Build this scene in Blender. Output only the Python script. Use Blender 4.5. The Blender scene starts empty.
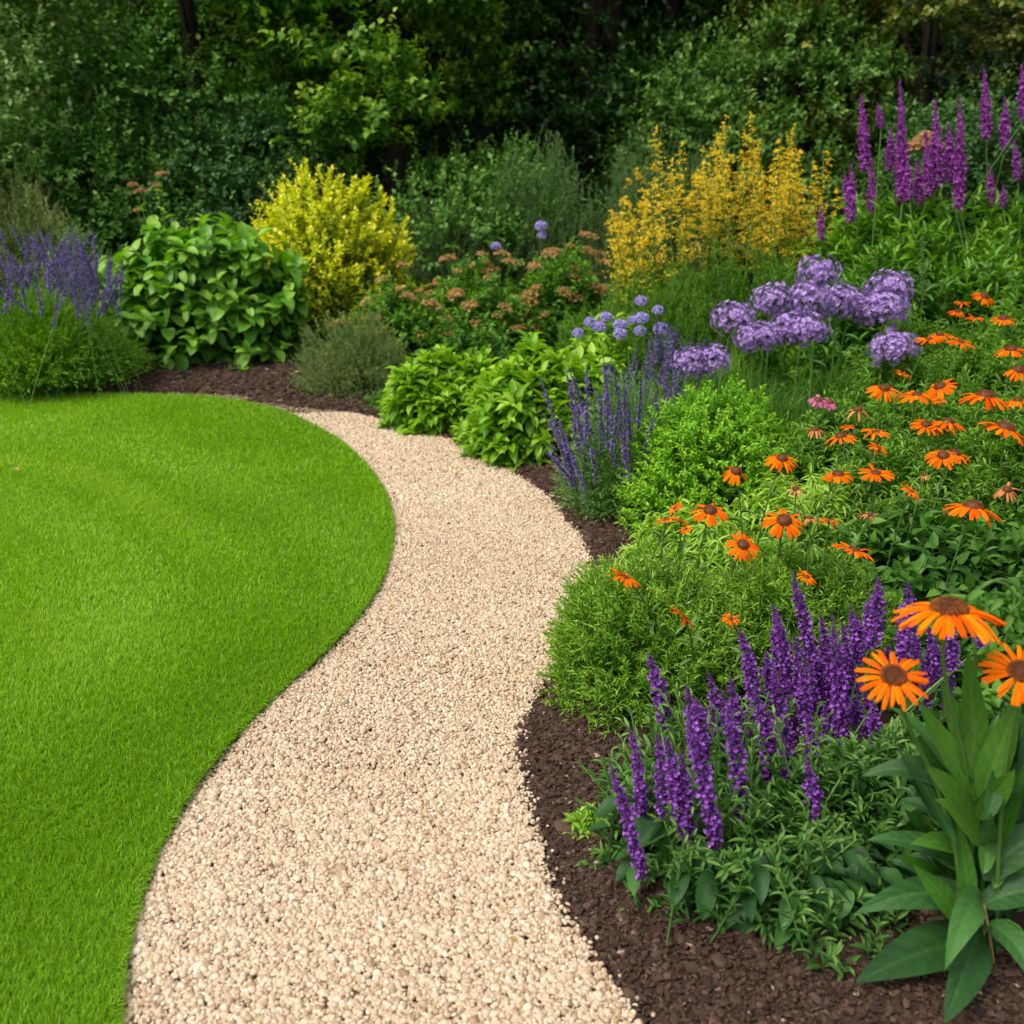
import bpy, math
import numpy as np

rng = np.random.default_rng(11)
SC = bpy.context.scene
COL = SC.collection
PI = math.pi

# ------------------------------------------------------------------ camera, sky, sun, exposure
CAM_H, PITCH, FPX = 1.4, math.radians(19.0), 995.5
cam = bpy.data.cameras.new('camera')
cam.lens = 35.0; cam.sensor_width = 36.0; cam.clip_start = 0.05; cam.clip_end = 500
cam.dof.use_dof = True; cam.dof.focus_distance = 2.7; cam.dof.aperture_fstop = 4.0
camo = bpy.data.objects.new('camera', cam); COL.objects.link(camo)
camo.location = (0, 0, CAM_H); camo.rotation_euler = (PI/2 - PITCH, 0, 0)
SC.camera = camo

SUN_EL, SUN_AZ = math.radians(56), math.radians(-125)     # azimuth measured from +Y, clockwise: behind and to the left
world = bpy.data.worlds.new('World'); SC.world = world; world.use_nodes = True
nt = world.node_tree
bg = nt.nodes['Background']
sky = nt.nodes.new('ShaderNodeTexSky'); sky.sky_type = 'NISHITA'; sky.sun_disc = False
sky.sun_elevation = SUN_EL; sky.sun_rotation = SUN_AZ
sky.air_density = 1.0; sky.dust_density = 4.0; sky.ozone_density = 1.0
hs = nt.nodes.new('ShaderNodeHueSaturation'); hs.inputs['Saturation'].default_value = 0.35
nt.links.new(sky.outputs['Color'], hs.inputs['Color']); nt.links.new(hs.outputs['Color'], bg.inputs['Color'])
bg.inputs['Strength'].default_value = 0.15
sun = bpy.data.lights.new('sun', 'SUN'); sun.energy = 1.5; sun.angle = math.radians(18); sun.color = (1.0, 0.93, 0.80)
suno = bpy.data.objects.new('sun', sun); COL.objects.link(suno)
suno.rotation_euler = (PI/2 - SUN_EL, 0, PI - SUN_AZ)
suno.location = (0, 0, 12)
SC.view_settings.view_transform = 'Standard'; SC.view_settings.look = 'None'
SC.view_settings.gamma = 1.0; SC.view_settings.use_curve_mapping = False
SC.view_settings.exposure = 0.6
SC.cycles.use_denoising = True

# ------------------------------------------------------------------ where a pixel's ray meets the ground or a plane of constant y
cP, sP = math.cos(PITCH), math.sin(PITCH)
def ray(px, py):
    u, v = (px-512)/FPX, (512-py)/FPX
    return np.array([u, cP + v*sP, -sP + v*cP])
def G(px, py, z=0.0):
    d = ray(px, py); t = (z-CAM_H)/d[2]; return np.array([d[0]*t, d[1]*t, z])
def P(px, py, Y):
    d = ray(px, py); t = Y/d[1]; return np.array([d[0]*t, Y, CAM_H + d[2]*t])

# ------------------------------------------------------------------ objects
def tag(o, label=None, cat=None, group=None, kind=None):
    if label: o['label'] = label
    if cat: o['category'] = cat
    if group: o['group'] = group
    if kind: o['kind'] = kind
    return o
def empty(name, loc=(0, 0, 0)):
    o = bpy.data.objects.new(name, None); COL.objects.link(o)
    o.location = loc; o.empty_display_size = 0.1
    return o
class MB:
    """collects pieces (verts, faces, random value per vertex, material slot) into one mesh"""
    def __init__(s): s.p = []
    def add(s, piece, mi=0):
        if piece is None: return s
        V, F, R = piece
        if len(V): s.p.append((np.asarray(V, float).reshape(-1, 3), F if isinstance(F, list) else [F], np.asarray(R, float).ravel(), mi))
        return s
    def mesh(s, name, mats, smooth=True):
        me = bpy.data.meshes.new(name)
        off = 0; Vs = []; Rs = []; L = []; T = []; M = []
        for V, Fl, R, mi in s.p:
            Vs.append(V); Rs.append(R if len(R) == len(V) else np.full(len(V), R[0] if len(R) else .5))
            for F in Fl:
                F = np.asarray(F)
                L.append((F + off).ravel()); T.append(np.full(len(F), F.shape[1])); M.append(np.full(len(F), mi))
            off += len(V)
        V = np.concatenate(Vs); R = np.concatenate(Rs); L = np.concatenate(L); T = np.concatenate(T); M = np.concatenate(M)
        me.vertices.add(len(V)); me.vertices.foreach_set('co', V.ravel().astype(np.float32))
        me.loops.add(len(L)); me.loops.foreach_set('vertex_index', L.astype(np.int32))
        me.polygons.add(len(T))
        st = np.concatenate([[0], np.cumsum(T)[:-1]])
        me.polygons.foreach_set('loop_start', st.astype(np.int32)); me.polygons.foreach_set('loop_total', T.astype(np.int32))
        me.polygons.foreach_set('material_index', M.astype(np.int32))
        me.polygons.foreach_set('use_smooth', np.full(len(T), smooth))
        a = me.attributes.new('rnd', 'FLOAT', 'POINT'); a.data.foreach_set('value', R.astype(np.float32))
        for m in (mats if isinstance(mats, (list, tuple)) else [mats]): me.materials.append(m)
        me.update(calc_edges=True)
        return me
    def build(s, name, mats, parent=None, loc=None, smooth=True):
        o = bpy.data.objects.new(name, s.mesh(name, mats, smooth)); COL.objects.link(o)
        if parent is not None:
            o.parent = parent
            if loc is None: o.location = -np.array(parent.location)   # vertices were given in world coordinates
            else: o.location = loc
        elif loc is not None: o.location = loc
        return o

# ------------------------------------------------------------------ materials
def new_mat(name):
    m = bpy.data.materials.new(name); m.use_nodes = True
    n = m.node_tree; b = n.nodes['Principled BSDF']; return m, n, b
def ramp(n, fac, stops):
    r = n.nodes.new('ShaderNodeValToRGB'); cr = r.color_ramp
    while len(cr.elements) < len(stops): cr.elements.new(0.5)
    for e, (p, c) in zip(cr.elements, stops): e.position = p; e.color = (*c, 1)
    n.links.new(fac, r.inputs['Fac']); return r.outputs['Color']
def attr(n, name='rnd'):
    a = n.nodes.new('ShaderNodeAttribute'); a.attribute_name = name; return a.outputs['Fac']
def plantmat(name, stops, rough=0.5, transl=0.35, scale=3.0, vary=0.35, spec=0.35, bump=0.0):
    """leaf, petal or stem: colour picked by each leaf's own value plus a soft patchy variation through the plant"""
    m, n, b = new_mat(name); L = n.links
    tc = n.nodes.new('ShaderNodeTexCoord')
    no = n.nodes.new('ShaderNodeTexNoise'); no.inputs['Scale'].default_value = scale; no.inputs['Detail'].default_value = 2
    L.new(tc.outputs['Object'], no.inputs['Vector'])
    mul = n.nodes.new('ShaderNodeMath'); mul.operation = 'MULTIPLY_ADD'
    L.new(no.outputs['Fac'], mul.inputs[0]); mul.inputs[1].default_value = vary*2; mul.inputs[2].default_value = -vary
    ad = n.nodes.new('ShaderNodeMath'); ad.operation = 'ADD'; ad.use_clamp = True
    L.new(attr(n), ad.inputs[0]); L.new(mul.outputs[0], ad.inputs[1])
    c = ramp(n, ad.outputs[0], stops)
    L.new(c, b.inputs['Base Color']); b.inputs['Roughness'].default_value = rough
    b.inputs['Specular IOR Level'].default_value = spec
    if bump:
        n2 = n.nodes.new('ShaderNodeTexNoise'); n2.inputs['Scale'].default_value = 90; n2.inputs['Detail'].default_value = 3
        L.new(tc.outputs['Object'], n2.inputs['Vector'])
        bp = n.nodes.new('ShaderNodeBump'); bp.inputs['Strength'].default_value = bump; bp.inputs['Distance'].default_value = .002
        L.new(n2.outputs['Fac'], bp.inputs['Height']); L.new(bp.outputs[0], b.inputs['Normal'])
    if transl > 0:
        t = n.nodes.new('ShaderNodeBsdfTranslucent'); mx = n.nodes.new('ShaderNodeMixShader')
        g = n.nodes.new('ShaderNodeHueSaturation'); g.inputs['Saturation'].default_value = 1.15; g.inputs['Value'].default_value = 1.25
        L.new(c, g.inputs['Color']); L.new(g.outputs[0], t.inputs['Color'])
        mx.inputs[0].default_value = transl
        L.new(b.outputs[0], mx.inputs[1]); L.new(t.outputs[0], mx.inputs[2])
        L.new(mx.outputs[0], n.nodes['Material Output'].inputs['Surface'])
    return m
def three(a, b, c): return [(0.0, a), (0.5, b), (1.0, c)]

M = {}
M['lawn'] = plantmat('lawn_grass', three((.13, .27, .007), (.24, .47, .014), (.50, .66, .12)), .55, .42, .8, .22, .25)
M['fresh'] = plantmat('fresh_leaf', three((.050, .155, .010), (.13, .32, .018), (.25, .46, .045)), .5, .4)
M['bush'] = plantmat('bush_leaf', three((.075, .23, .008), (.19, .47, .014), (.36, .64, .05)), .5, .4)
M['drift'] = plantmat('drift_leaf', three((.045, .15, .012), (.11, .28, .022), (.23, .42, .05)), .55, .4)
M['lime'] = plantmat('lime_leaf', three((.09, .23, .010), (.22, .44, .020), (.38, .58, .06)), .45, .4)
M['mid'] = plantmat('mid_leaf', three((.032, .11, .012), (.080, .22, .022), (.17, .35, .045)), .5, .35)
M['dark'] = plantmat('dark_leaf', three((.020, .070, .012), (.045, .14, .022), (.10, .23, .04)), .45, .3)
M['broad'] = plantmat('broad_leaf', three((.060, .18, .016), (.15, .36, .030), (.28, .50, .065)), .42, .35, 4)
M['grey'] = plantmat('grey_green_leaf', three((.075, .15, .045), (.16, .27, .085), (.29, .40, .16)), .6, .3)
M['fresh_grey'] = plantmat('fresh_grey_leaf', three((.06, .16, .035), (.14, .31, .06), (.26, .45, .12)), .55, .35)
M['tan'] = plantmat('tan_green_leaf', three((.12, .18, .05), (.25, .34, .10), (.40, .46, .19)), .6, .3)
M['pale'] = plantmat('pale_curly_leaf', three((.09, .24, .014), (.22, .44, .030), (.42, .60, .10)), .5, .4)
M['yellow'] = plantmat('yellow_leaf', [(0, (.04, .12, .008)), (.28, (.16, .30, .008)), (.45, (.52, .60, .014)), (1, (.88, .84, .06))], .5, .35, 2, .12)
M['gold'] = plantmat('golden_floret', three((.86, .54, .012), (.96, .74, .03), (.98, .84, .16)), .7, .45, 3, .3)
M['rust'] = plantmat('rusty_floret', three((.26, .18, .05), (.54, .31, .11), (.70, .46, .22)), .7, .2, 5, .3)
M['peach'] = plantmat('peach_floret', three((.34, .17, .07), (.50, .28, .13), (.62, .40, .22)), .7, .25)
M['violet'] = plantmat('violet_floret', three((.085, .018, .12), (.22, .055, .36), (.42, .16, .62)), .6, .25, 8, .2)
M['lavender'] = plantmat('lavender_floret', three((.10, .07, .19), (.24, .16, .45), (.40, .30, .63)), .65, .2, 8, .2)
M['magenta'] = plantmat('magenta_floret', three((.17, .03, .18), (.40, .09, .44), (.62, .24, .66)), .6, .25, 6, .2)
M['globe'] = plantmat('globe_floret', three((.17, .09, .30), (.39, .24, .57), (.59, .43, .74)), .6, .25, 20, .2)
M['lilac'] = plantmat('lilac_floret', three((.30, .25, .55), (.45, .38, .75), (.66, .58, .88)), .6, .25, 20, .2)
M['mauve'] = plantmat('mauve_petal', three((.30, .05, .13), (.45, .10, .22), (.60, .20, .32)), .5, .3)
M['petal'] = plantmat('orange_petal', three((.55, .045, .001), (.78, .130, .0015), (.88, .24, .003)), .8, .22, 6, .2, .06)
M['petal_front'] = plantmat('bright_orange_petal', three((.60, .06, .001), (.82, .165, .001), (.92, .29, .003)), .7, .2, 25, .25, .08, .3)
M['faded'] = plantmat('faded_petal', three((.35, .11, .03), (.55, .18, .05), (.62, .28, .10)), .6, .25, 8, .3)
M['cone'] = plantmat('flower_cone', three((.055, .016, .006), (.16, .045, .008), (.50, .15, .01)), .55, 0, 30, .15)
M['upright'] = plantmat('upright_leaf', three((.03, .11, .014), (.065, .20, .022), (.13, .30, .04)), .45, .4, 9, .3, .4, .3)
M['salvia_leaf'] = plantmat('salvia_leaf', three((.035, .11, .018), (.085, .22, .035), (.19, .35, .08)), .55, .35, 5)
M['stem'] = plantmat('green_stem', three((.04, .10, .015), (.08, .18, .03), (.14, .25, .05)), .5, .1)
M['paletint'] = plantmat('pale_stem', three((.10, .16, .03), (.20, .28, .06), (.32, .36, .12)), .5, .1)
M['straw'] = plantmat('dry_stem', three((.20, .12, .04), (.34, .22, .07), (.46, .34, .14)), .7, .1)
M['bigleaf'] = plantmat('large_leaf', three((.012, .055, .010), (.028, .10, .018), (.070, .20, .036)), .58, .3, 9, .35, .4, .35)
M['bark'] = plantmat('bark', three((.018, .014, .010), (.036, .028, .020), (.065, .05, .036)), .9, 0, 12, .4, .2, .6)
M['t_light'] = plantmat('tree_leaf_light', three((.06, .14, .025), (.14, .26, .05), (.32, .46, .14)), .55, .3, 1.2)
M['t_soft'] = plantmat('tree_leaf_soft', three((.034, .10, .014), (.088, .195, .026), (.20, .33, .065)), .55, .3, 1.2)
M['t_pale'] = plantmat('tree_leaf_pale', three((.13, .23, .05), (.28, .44, .11), (.52, .66, .28)), .55, .3, 1.2)
M['t_wood'] = plantmat('woodland_leaf', three((.04, .12, .022), (.08, .20, .036), (.15, .31, .06)), .6, .35, 1.2)
M['t_mid'] = plantmat('tree_leaf_mid', three((.042, .13, .017), (.10, .24, .032), (.21, .39, .07)), .5, .3, 1.2)
M['t_bright'] = plantmat('tree_leaf_bright', three((.035, .12, .012), (.12, .29, .02), (.36, .52, .05)), .5, .35, 1.2)
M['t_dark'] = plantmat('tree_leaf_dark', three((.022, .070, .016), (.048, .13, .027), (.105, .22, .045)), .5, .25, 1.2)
M['t_olive'] = plantmat('tree_leaf_olive', three((.06, .12, .014), (.17, .23, .03), (.38, .33, .07)), .55, .3, 1.0)
M['t_blue'] = plantmat('tree_leaf_blue', three((.018, .050, .024), (.045, .100, .050), (.11, .19, .10)), .55, .3, 1.2)

def gravel_material(name, stops, rough=.85):
    m, n, b = new_mat(name); L = n.links
    tc = n.nodes.new('ShaderNodeTexCoord')
    no = n.nodes.new('ShaderNodeTexNoise'); no.inputs['Scale'].default_value = 1.6; no.inputs['Detail'].default_value = 4
    L.new(tc.outputs['Object'], no.inputs['Vector'])
    n3 = n.nodes.new('ShaderNodeTexNoise'); n3.inputs['Scale'].default_value = 160; n3.inputs['Detail'].default_value = 3
    L.new(tc.outputs['Object'], n3.inputs['Vector'])
    m1 = n.nodes.new('ShaderNodeMath'); m1.operation = 'MULTIPLY_ADD'; m1.inputs[1].default_value = .35; m1.inputs[2].default_value = -.175
    L.new(no.outputs['Fac'], m1.inputs[0])
    m2 = n.nodes.new('ShaderNodeMath'); m2.operation = 'MULTIPLY_ADD'; m2.inputs[1].default_value = .35; L.new(n3.outputs['Fac'], m2.inputs[0]); L.new(m1.outputs[0], m2.inputs[2])
    m3 = n.nodes.new('ShaderNodeMath'); m3.operation = 'MULTIPLY_ADD'; m3.inputs[1].default_value = 1.0; m3.use_clamp = True
    L.new(attr(n), m3.inputs[0]); 
    m4 = n.nodes.new('ShaderNodeMath'); m4.operation = 'SUBTRACT'; L.new(m2.outputs[0], m4.inputs[0]); m4.inputs[1].default_value = .175
    L.new(m4.outputs[0], m3.inputs[2])
    L.new(ramp(n, m3.outputs[0], stops), b.inputs['Base Color']); b.inputs['Roughness'].default_value = rough
    b.inputs['Specular IOR Level'].default_value = .25
    bp = n.nodes.new('ShaderNodeBump'); bp.inputs['Strength'].default_value = .4; bp.inputs['Distance'].default_value = .002
    L.new(n3.outputs['Fac'], bp.inputs['Height']); L.new(bp.outputs[0], b.inputs['Normal'])
    return m
M['gravel'] = gravel_material('gravel_stone', [(0, (.24, .16, .09)), (.22, (.40, .285, .18)), (.5, (.52, .395, .27)), (.85, (.60, .48, .345)), (1, (.70, .62, .49))])
M['gravel_bed'] = gravel_material('gravel_base', [(0, (.34, .25, .15)), (.5, (.46, .35, .22)), (1, (.54, .43, .29))])
M['mulch'] = gravel_material('mulch_chip', [(0, (.022, .012, .008)), (.4, (.055, .030, .020)), (.8, (.105, .062, .042)), (.94, (.19, .12, .08)), (1, (.38, .28, .19))])
M['soil'] = gravel_material('bed_soil', [(0, (.016, .009, .006)), (.5, (.038, .021, .014)), (1, (.070, .042, .027))], .95)
M['dirt'] = gravel_material('sandy_dirt', [(0, (.14, .10, .055)), (.5, (.24, .18, .10)), (1, (.38, .30, .19))], .95)

# ------------------------------------------------------------------ shape helpers
def nrm(v): return v/np.maximum(np.linalg.norm(v, axis=-1, keepdims=True), 1e-9)
def leaf_t(rows=3, cols=3, wide=.4, droop=.25, fold=.18, tip=1.0, wave=0.0):
    """leaf along +y, unit length and unit full width, returns verts, quads"""
    ys = np.linspace(0, 1, rows+1); V = []
    for i, y in enumerate(ys):
        w = (y**(wide*1.6))*((1-y)**(tip*.75)); V.append((y, w))
    wm = max(w for _, w in V); out = []
    for y, w in V:
        for c in range(cols):
            s = 2*c/(cols-1)-1
            hw = .5*w/wm
            out.append((s*hw, y, fold*abs(s)*w/wm - droop*y*y + wave*math.sin(y*9+s*2)*abs(s)))
    F = []
    for i in range(rows):
        for c in range(cols-1):
            a = i*cols+c; F.append((a, a+1, a+cols+1, a+cols))
    return np.array(out), np.array(F)
T_DIA = (np.array([(0, 0, 0), (.5, .42, .10), (0, 1, -.12), (-.5, .42, .10)]), np.array([(0, 1, 2), (0, 2, 3)]))
T_OVA = leaf_t(3, 3, .35, .25, .15)
T_LAN = leaf_t(4, 3, .5, .30, .15)
T_BRO = leaf_t(5, 5, .30, .35, .12, .8, .03)
T_CURL = leaf_t(5, 3, .5, .95, .2)
def bud_t():
    V = [(0, 0, 0)]
    for k in range(4): a = k*PI/2; V.append((.5*math.cos(a), .6, .5*math.sin(a)))
    V.append((0, 1, 0)); F = []
    for k in range(4): F += [(0, 1+k, 1+(k+1) % 4), (5, 1+(k+1) % 4, 1+k)]
    return np.array(V), np.array(F)
T_BUD = bud_t()
def floret_t():
    """a small two-lipped flower: tube and flaring lobes"""
    V = [(0, 0, 0), (.22, .5, .12), (-.22, .5, .12), (0, .5, -.2), (.5, .95, -.15), (0, 1.0, -.45), (-.5, .95, -.15), (.18, 1, .5), (-.18, 1, .5)]
    F = [(0, 1, 2), (0, 3, 1), (0, 2, 3), (1, 7, 8), (1, 8, 2), (3, 5, 4), (3, 6, 5), (1, 3, 4), (2, 6, 3)]
    return np.array(V, float), np.array(F)
T_FLO = floret_t()

def scatter(T, pos, dirv, up, length, width, rnd):
    TV, TF = T; N = len(pos)
    if N == 0: return None
    y = nrm(dirv); x = nrm(np.cross(y, up)); z = np.cross(x, y)
    length = np.broadcast_to(length, (N,)); width = np.broadcast_to(width, (N,))
    V = (pos[:, None, :] + x[:, None, :]*(TV[None, :, 0, None]*width[:, None, None])
         + y[:, None, :]*(TV[None, :, 1, None]*length[:, None, None])
         + z[:, None, :]*(TV[None, :, 2, None]*length[:, None, None]))
    k = len(TV)
    F = (TF[None] + (np.arange(N)*k)[:, None, None]).reshape(-1, TF.shape[1])
    R = np.repeat(np.broadcast_to(rnd, (N,)), k)
    return V.reshape(-1, 3), F, R
def ribbons(poly, width, side, rnd):
    N, K, _ = poly.shape
    w = np.broadcast_to(width, (N, K))[:, :, None]*.5
    s = side[:, None, :]
    V = np.stack([poly - s*w, poly + s*w], axis=2).reshape(N, K*2, 3)
    F = []
    for k in range(K-1): a = 2*k; F.append((a, a+1, a+3, a+2))
    F = (np.array(F)[None] + (np.arange(N)*K*2)[:, None, None]).reshape(-1, 4)
    return V.reshape(-1, 3), F, np.repeat(np.broadcast_to(rnd, (N,)), K*2)
def tubes(poly, rad, sides=3, rnd=.5, cap=False):
    N, K, _ = poly.shape
    T = nrm(np.gradient(poly, axis=1))
    ref = np.where(np.abs(T[..., 2:3]) > .9, np.array([1., 0, 0]), np.array([0, 0, 1.]))
    if N < 400: ref = np.broadcast_to(np.array([.83, .37, .42]), T.shape)
    a = nrm(np.cross(T, ref)); b = np.cross(T, a)
    r = np.broadcast_to(rad, (N, K))[:, :, None]
    R = [poly + (a*math.cos(2*PI*s/sides) + b*math.sin(2*PI*s/sides))*r for s in range(sides)]
    V = np.stack(R, axis=2).reshape(N, K*sides, 3); F = []
    for k in range(K-1):
        for s in range(sides):
            s2 = (s+1) % sides; F.append((k*sides+s, k*sides+s2, (k+1)*sides+s2, (k+1)*sides+s))
    F = (np.array(F)[None] + (np.arange(N)*K*sides)[:, None, None]).reshape(-1, 4)
    return V.reshape(-1, 3), F, np.repeat(np.broadcast_to(rnd, (N,)), K*sides)
def bez(a, b, bulge=.5, K=5, lat=0.0):
    """from a to b: leaves a upwards and then bends over to b"""
    a = np.atleast_2d(a); b = np.atleast_2d(b)
    c = a + (b-a)*np.array([.2, .2, bulge+.15]); c[:, :2] += rng.normal(0, 1, (len(a), 2))*lat
    t = np.linspace(0, 1, K)[None, :, None]
    return (1-t)**2*a[:, None] + 2*t*(1-t)*c[:, None] + t*t*b[:, None]
def polypt(poly, t):
    """poly (N,K,3), t (N,m) -> points, tangents (N,m,3)"""
    K = poly.shape[1]; f = np.clip(t*(K-1), 0, K-1-1e-6); i = f.astype(int); w = (f-i)[..., None]
    n = np.arange(len(poly))[:, None]
    p0 = poly[n, i]; p1 = poly[n, i+1]
    return p0*(1-w)+p1*w, nrm(p1-p0)
def leaves_on(poly, m, t0, t1, T, L, W, a0=65, a1=25, upmix=.5, r0=.2, r1=.8, rj=.2, taper=.4, jit=.2, opp=False):
    """leaves set spirally along each stem, smaller and more upright towards its tip"""
    N = len(poly)
    u = (np.arange(m)[None] + rng.random((N, m))*.6)/m; t = t0 + (t1-t0)*u
    p, tan = polypt(poly, t)
    ref = np.broadcast_to(np.array([.31, .22, .92]), tan.shape); a = nrm(np.cross(tan, ref)); b = np.cross(tan, a)
    if opp: az = rng.random((N, 1))*6.28 + (np.arange(m)//2)[None]*PI/2 + (np.arange(m) % 2)[None]*PI + rng.normal(0, .2, (N, m))
    else: az = rng.random((N, 1))*6.28 + np.arange(m)[None]*2.4 + rng.normal(0, .3, (N, m))
    rad = a*np.cos(az)[..., None] + b*np.sin(az)[..., None]
    al = np.radians(a0 + (a1-a0)*u)[..., None]
    d = tan*np.cos(al) + rad*np.sin(al) + rng.normal(0, jit, (N, m, 3))
    up = tan*(1-upmix) + np.array([0, 0, 1.])*upmix + rng.normal(0, .15, (N, m, 3))
    s = (1-taper*u)*rng.uniform(.7, 1.2, (N, m))
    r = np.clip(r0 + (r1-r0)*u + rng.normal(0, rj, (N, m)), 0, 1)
    return scatter(T, p.reshape(-1, 3), d.reshape(-1, 3), up.reshape(-1, 3), (L*s).ravel(), (W*s).ravel(), r.ravel())
def dome(c, rx, ry, h, n, low=.0, lump=.1, shell=.14, z0=0.0, pw=.85):
    """points on a lumpy dome and their outward directions"""
    az = rng.random(n)*2*PI; ct = rng.uniform(low, 1, n); st = np.sqrt(np.maximum(0, 1-ct*ct))
    ph = rng.random(6)*6.28
    r = 1 + lump*(np.sin(3*az+ph[0]+2*ct)+np.sin(5*az+ph[1]-4*ct)*.7+np.sin(8*ct+2*az+ph[2])*.6) - np.abs(rng.normal(0, shell, n))
    ct2 = np.sign(ct)*np.abs(ct)**pw
    p = np.stack([c[0]+rx*r*st*np.cos(az), c[1]+ry*r*st*np.sin(az), z0 + h*r*np.maximum(ct2, .03)], 1)
    d = nrm(np.stack([st*np.cos(az)/rx, st*np.sin(az)/ry, np.maximum(ct, 0)/h], 1))
    return p, d
def bush_shoots(c, rx, ry, h, n, slen, low=0., lump=.1, shell=.14, up=.45, z0=0., K=5, pw=.85, jit=.2):
    tip, d = dome(c, rx, ry, h, n, low, lump, shell, z0, pw)
    dv = nrm(d*(1-up) + np.array([0, 0, up]) + rng.normal(0, jit, (n, 3)))
    L = slen*rng.uniform(.6, 1.3, (n, 1))
    base = tip - dv*L; base[:, 2] = np.maximum(base[:, 2], .01)
    return bez(base, tip, .45, K, slen*.05)

def from_centre(c, r, tips, bulge=.5, K=7, lat=.01, straight=False):
    """long stems from the crown of the plant at the ground out to the given tips"""
    n = len(tips); az = rng.random(n)*6.28; rr = r*np.sqrt(rng.random(n))
    base = np.stack([c[0]+rr*np.cos(az), c[1]+rr*np.sin(az), np.zeros(n)], 1)
    d = tips[:, :2]-np.array(c[:2]); base[:, :2] += d*.12
    if straight:
        base[:, :2] += d*.45
        t = np.linspace(0, 1, K)[None, :, None]; m = (base+tips)/2 + rng.normal(0, lat, tips.shape); m[:, :2] -= d*.03
        return (1-t)**2*base[:, None] + 2*t*(1-t)*m[:, None] + t*t*tips[:, None]
    return bez(base, tips, bulge, K, lat)

# ------------------------------------------------------------------ outline of lawn, path and bed
def smooth(pts, n=10):
    pts = np.array(pts, float); out = []
    q = np.vstack([2*pts[0]-pts[1], pts, 2*pts[-1]-pts[-2]])
    for i in range(1, len(q)-2):
        for t in np.linspace(0, 1, n, endpoint=False):
            out.append(.5*((2*q[i])+(-q[i-1]+q[i+1])*t+(2*q[i-1]-5*q[i]+4*q[i+1]-q[i+2])*t*t+(-q[i-1]+3*q[i]-3*q[i+1]+q[i+2])*t**3))
    out.append(q[-2]); return np.array(out)
LAWN_Z = .028
le_px = [(117, 1024), (123, 962), (139, 900), (166, 835), (211, 765), (268, 703), (328, 648), (368, 603), (388, 562), (392, 520), (377, 480), (342, 443), (292, 416), (250, 404), (200, 397), (100, 395), (0, 395)]
le = np.array([G(x, y, LAWN_Z*.5)[:2] for x, y in le_px])
lawn_edge = smooth(np.vstack([[le[0]+[.55, -1.6]], [le[0]+[.20, -.7]], [le[0]+[.06, -.22]], le, [[-6, 6.35]], [[-9, 6.2]]]))
lawn_poly = np.vstack([lawn_edge, [[-9, -1.2]]])
re_px = [(633, 1024), (597, 975), (558, 910), (532, 830), (520, 775), (524, 725), (550, 672), (585, 620), (592, 572), (568, 522), (520, 478), (440, 437), (350, 413)]
re_ = np.array([G(x, y)[:2] for x, y in re_px])
bed_edge = smooth(np.vstack([[re_[0]+[.35, -1.3]], [re_[0]+[.16, -.6]], re_]))
# where the gravel stops, the way is sandy dirt round the back of the lawn
bed_back = smooth(np.array([G(350, 413)[:2], G(300, 408)[:2], G(250, 402)[:2], G(180, 395)[:2]-[0, -.02], [-6, 6.5]]))
path_poly = np.vstack([bed_edge, lawn_edge[::-1][len(smooth(np.zeros((5, 2))))-1:]])
def inpoly(pt, poly):
    x, y = pt[:, 0], pt[:, 1]; c = np.zeros(len(pt), bool)
    x0, y0 = poly[:, 0], poly[:, 1]; x1, y1 = np.roll(x0, -1), np.roll(y0, -1)
    for a, b, e, f in zip(x0, y0, x1, y1):
        m = ((b > y) != (f > y)) & (x < (e-a)*(y-b)/((f-b) if f != b else 1e-9)+a); c ^= m
    return c
def dist(pt, line):
    d = np.full(len(pt), 1e9)
    for a, b in zip(line[:-1], line[1:]):
        ab = b-a; t = np.clip(((pt-a)@ab)/(ab@ab), 0, 1); q = a+t[:, None]*ab
        d = np.minimum(d, np.hypot(*(pt-q).T))
    return d
# the way between lawn edge and bed edge (closed polygon): up the lawn edge, back down the bed edge
iend = int(np.argmin(np.hypot(*(lawn_edge-G(288, 415)[:2]).T)))
way_poly = np.vstack([lawn_edge[:iend+1], bed_edge[::-1]])
dirt_poly = np.vstack([bed_back, lawn_edge[iend-4:][::-1]])
bed_line = np.vstack([bed_edge, bed_back[1:]])
bed_poly = np.vstack([bed_line, [[-9, 6.6]], [[-9, 11]], [[7, 11]], [[7, -1.5]]])

def sheet(name, poly, z, m, depth=.0):
    n = len(poly); V = [(*p, z) for p in poly]; F = [[tuple(range(n))]]
    me = bpy.data.meshes.new(name)
    if depth:
        V += [(*p, z-depth) for p in poly]
        F = [tuple(range(n))]+[(i, i+n, (i+1) % n+n, (i+1) % n) for i in range(n)]
    else: F = [tuple(range(n))]
    me.from_pydata([tuple(map(float, v)) for v in V], [], F); me.materials.append(m); me.update()
    o = bpy.data.objects.new(name, me); COL.objects.link(o); o['kind'] = 'structure'; return o
def wob(x, y, s): return (np.sin(x*s+1.3*np.sin(y*s*.7))+np.sin(y*s*1.3+1.7*np.sin(x*s*.6+2)))*.5
def soil_z(p):
    d = np.minimum(dist(p, bed_line), .6)
    return -.006 + .05*(1-np.exp(-d/.16)) + .006*wob(p[:, 0], p[:, 1], 9) + .004*wob(p[:, 1], p[:, 0], 23)
g = sheet('ground', np.array([[-150, -150], [150, -150], [150, 150], [-150, 150]]), -.06, M['soil'])
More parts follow.
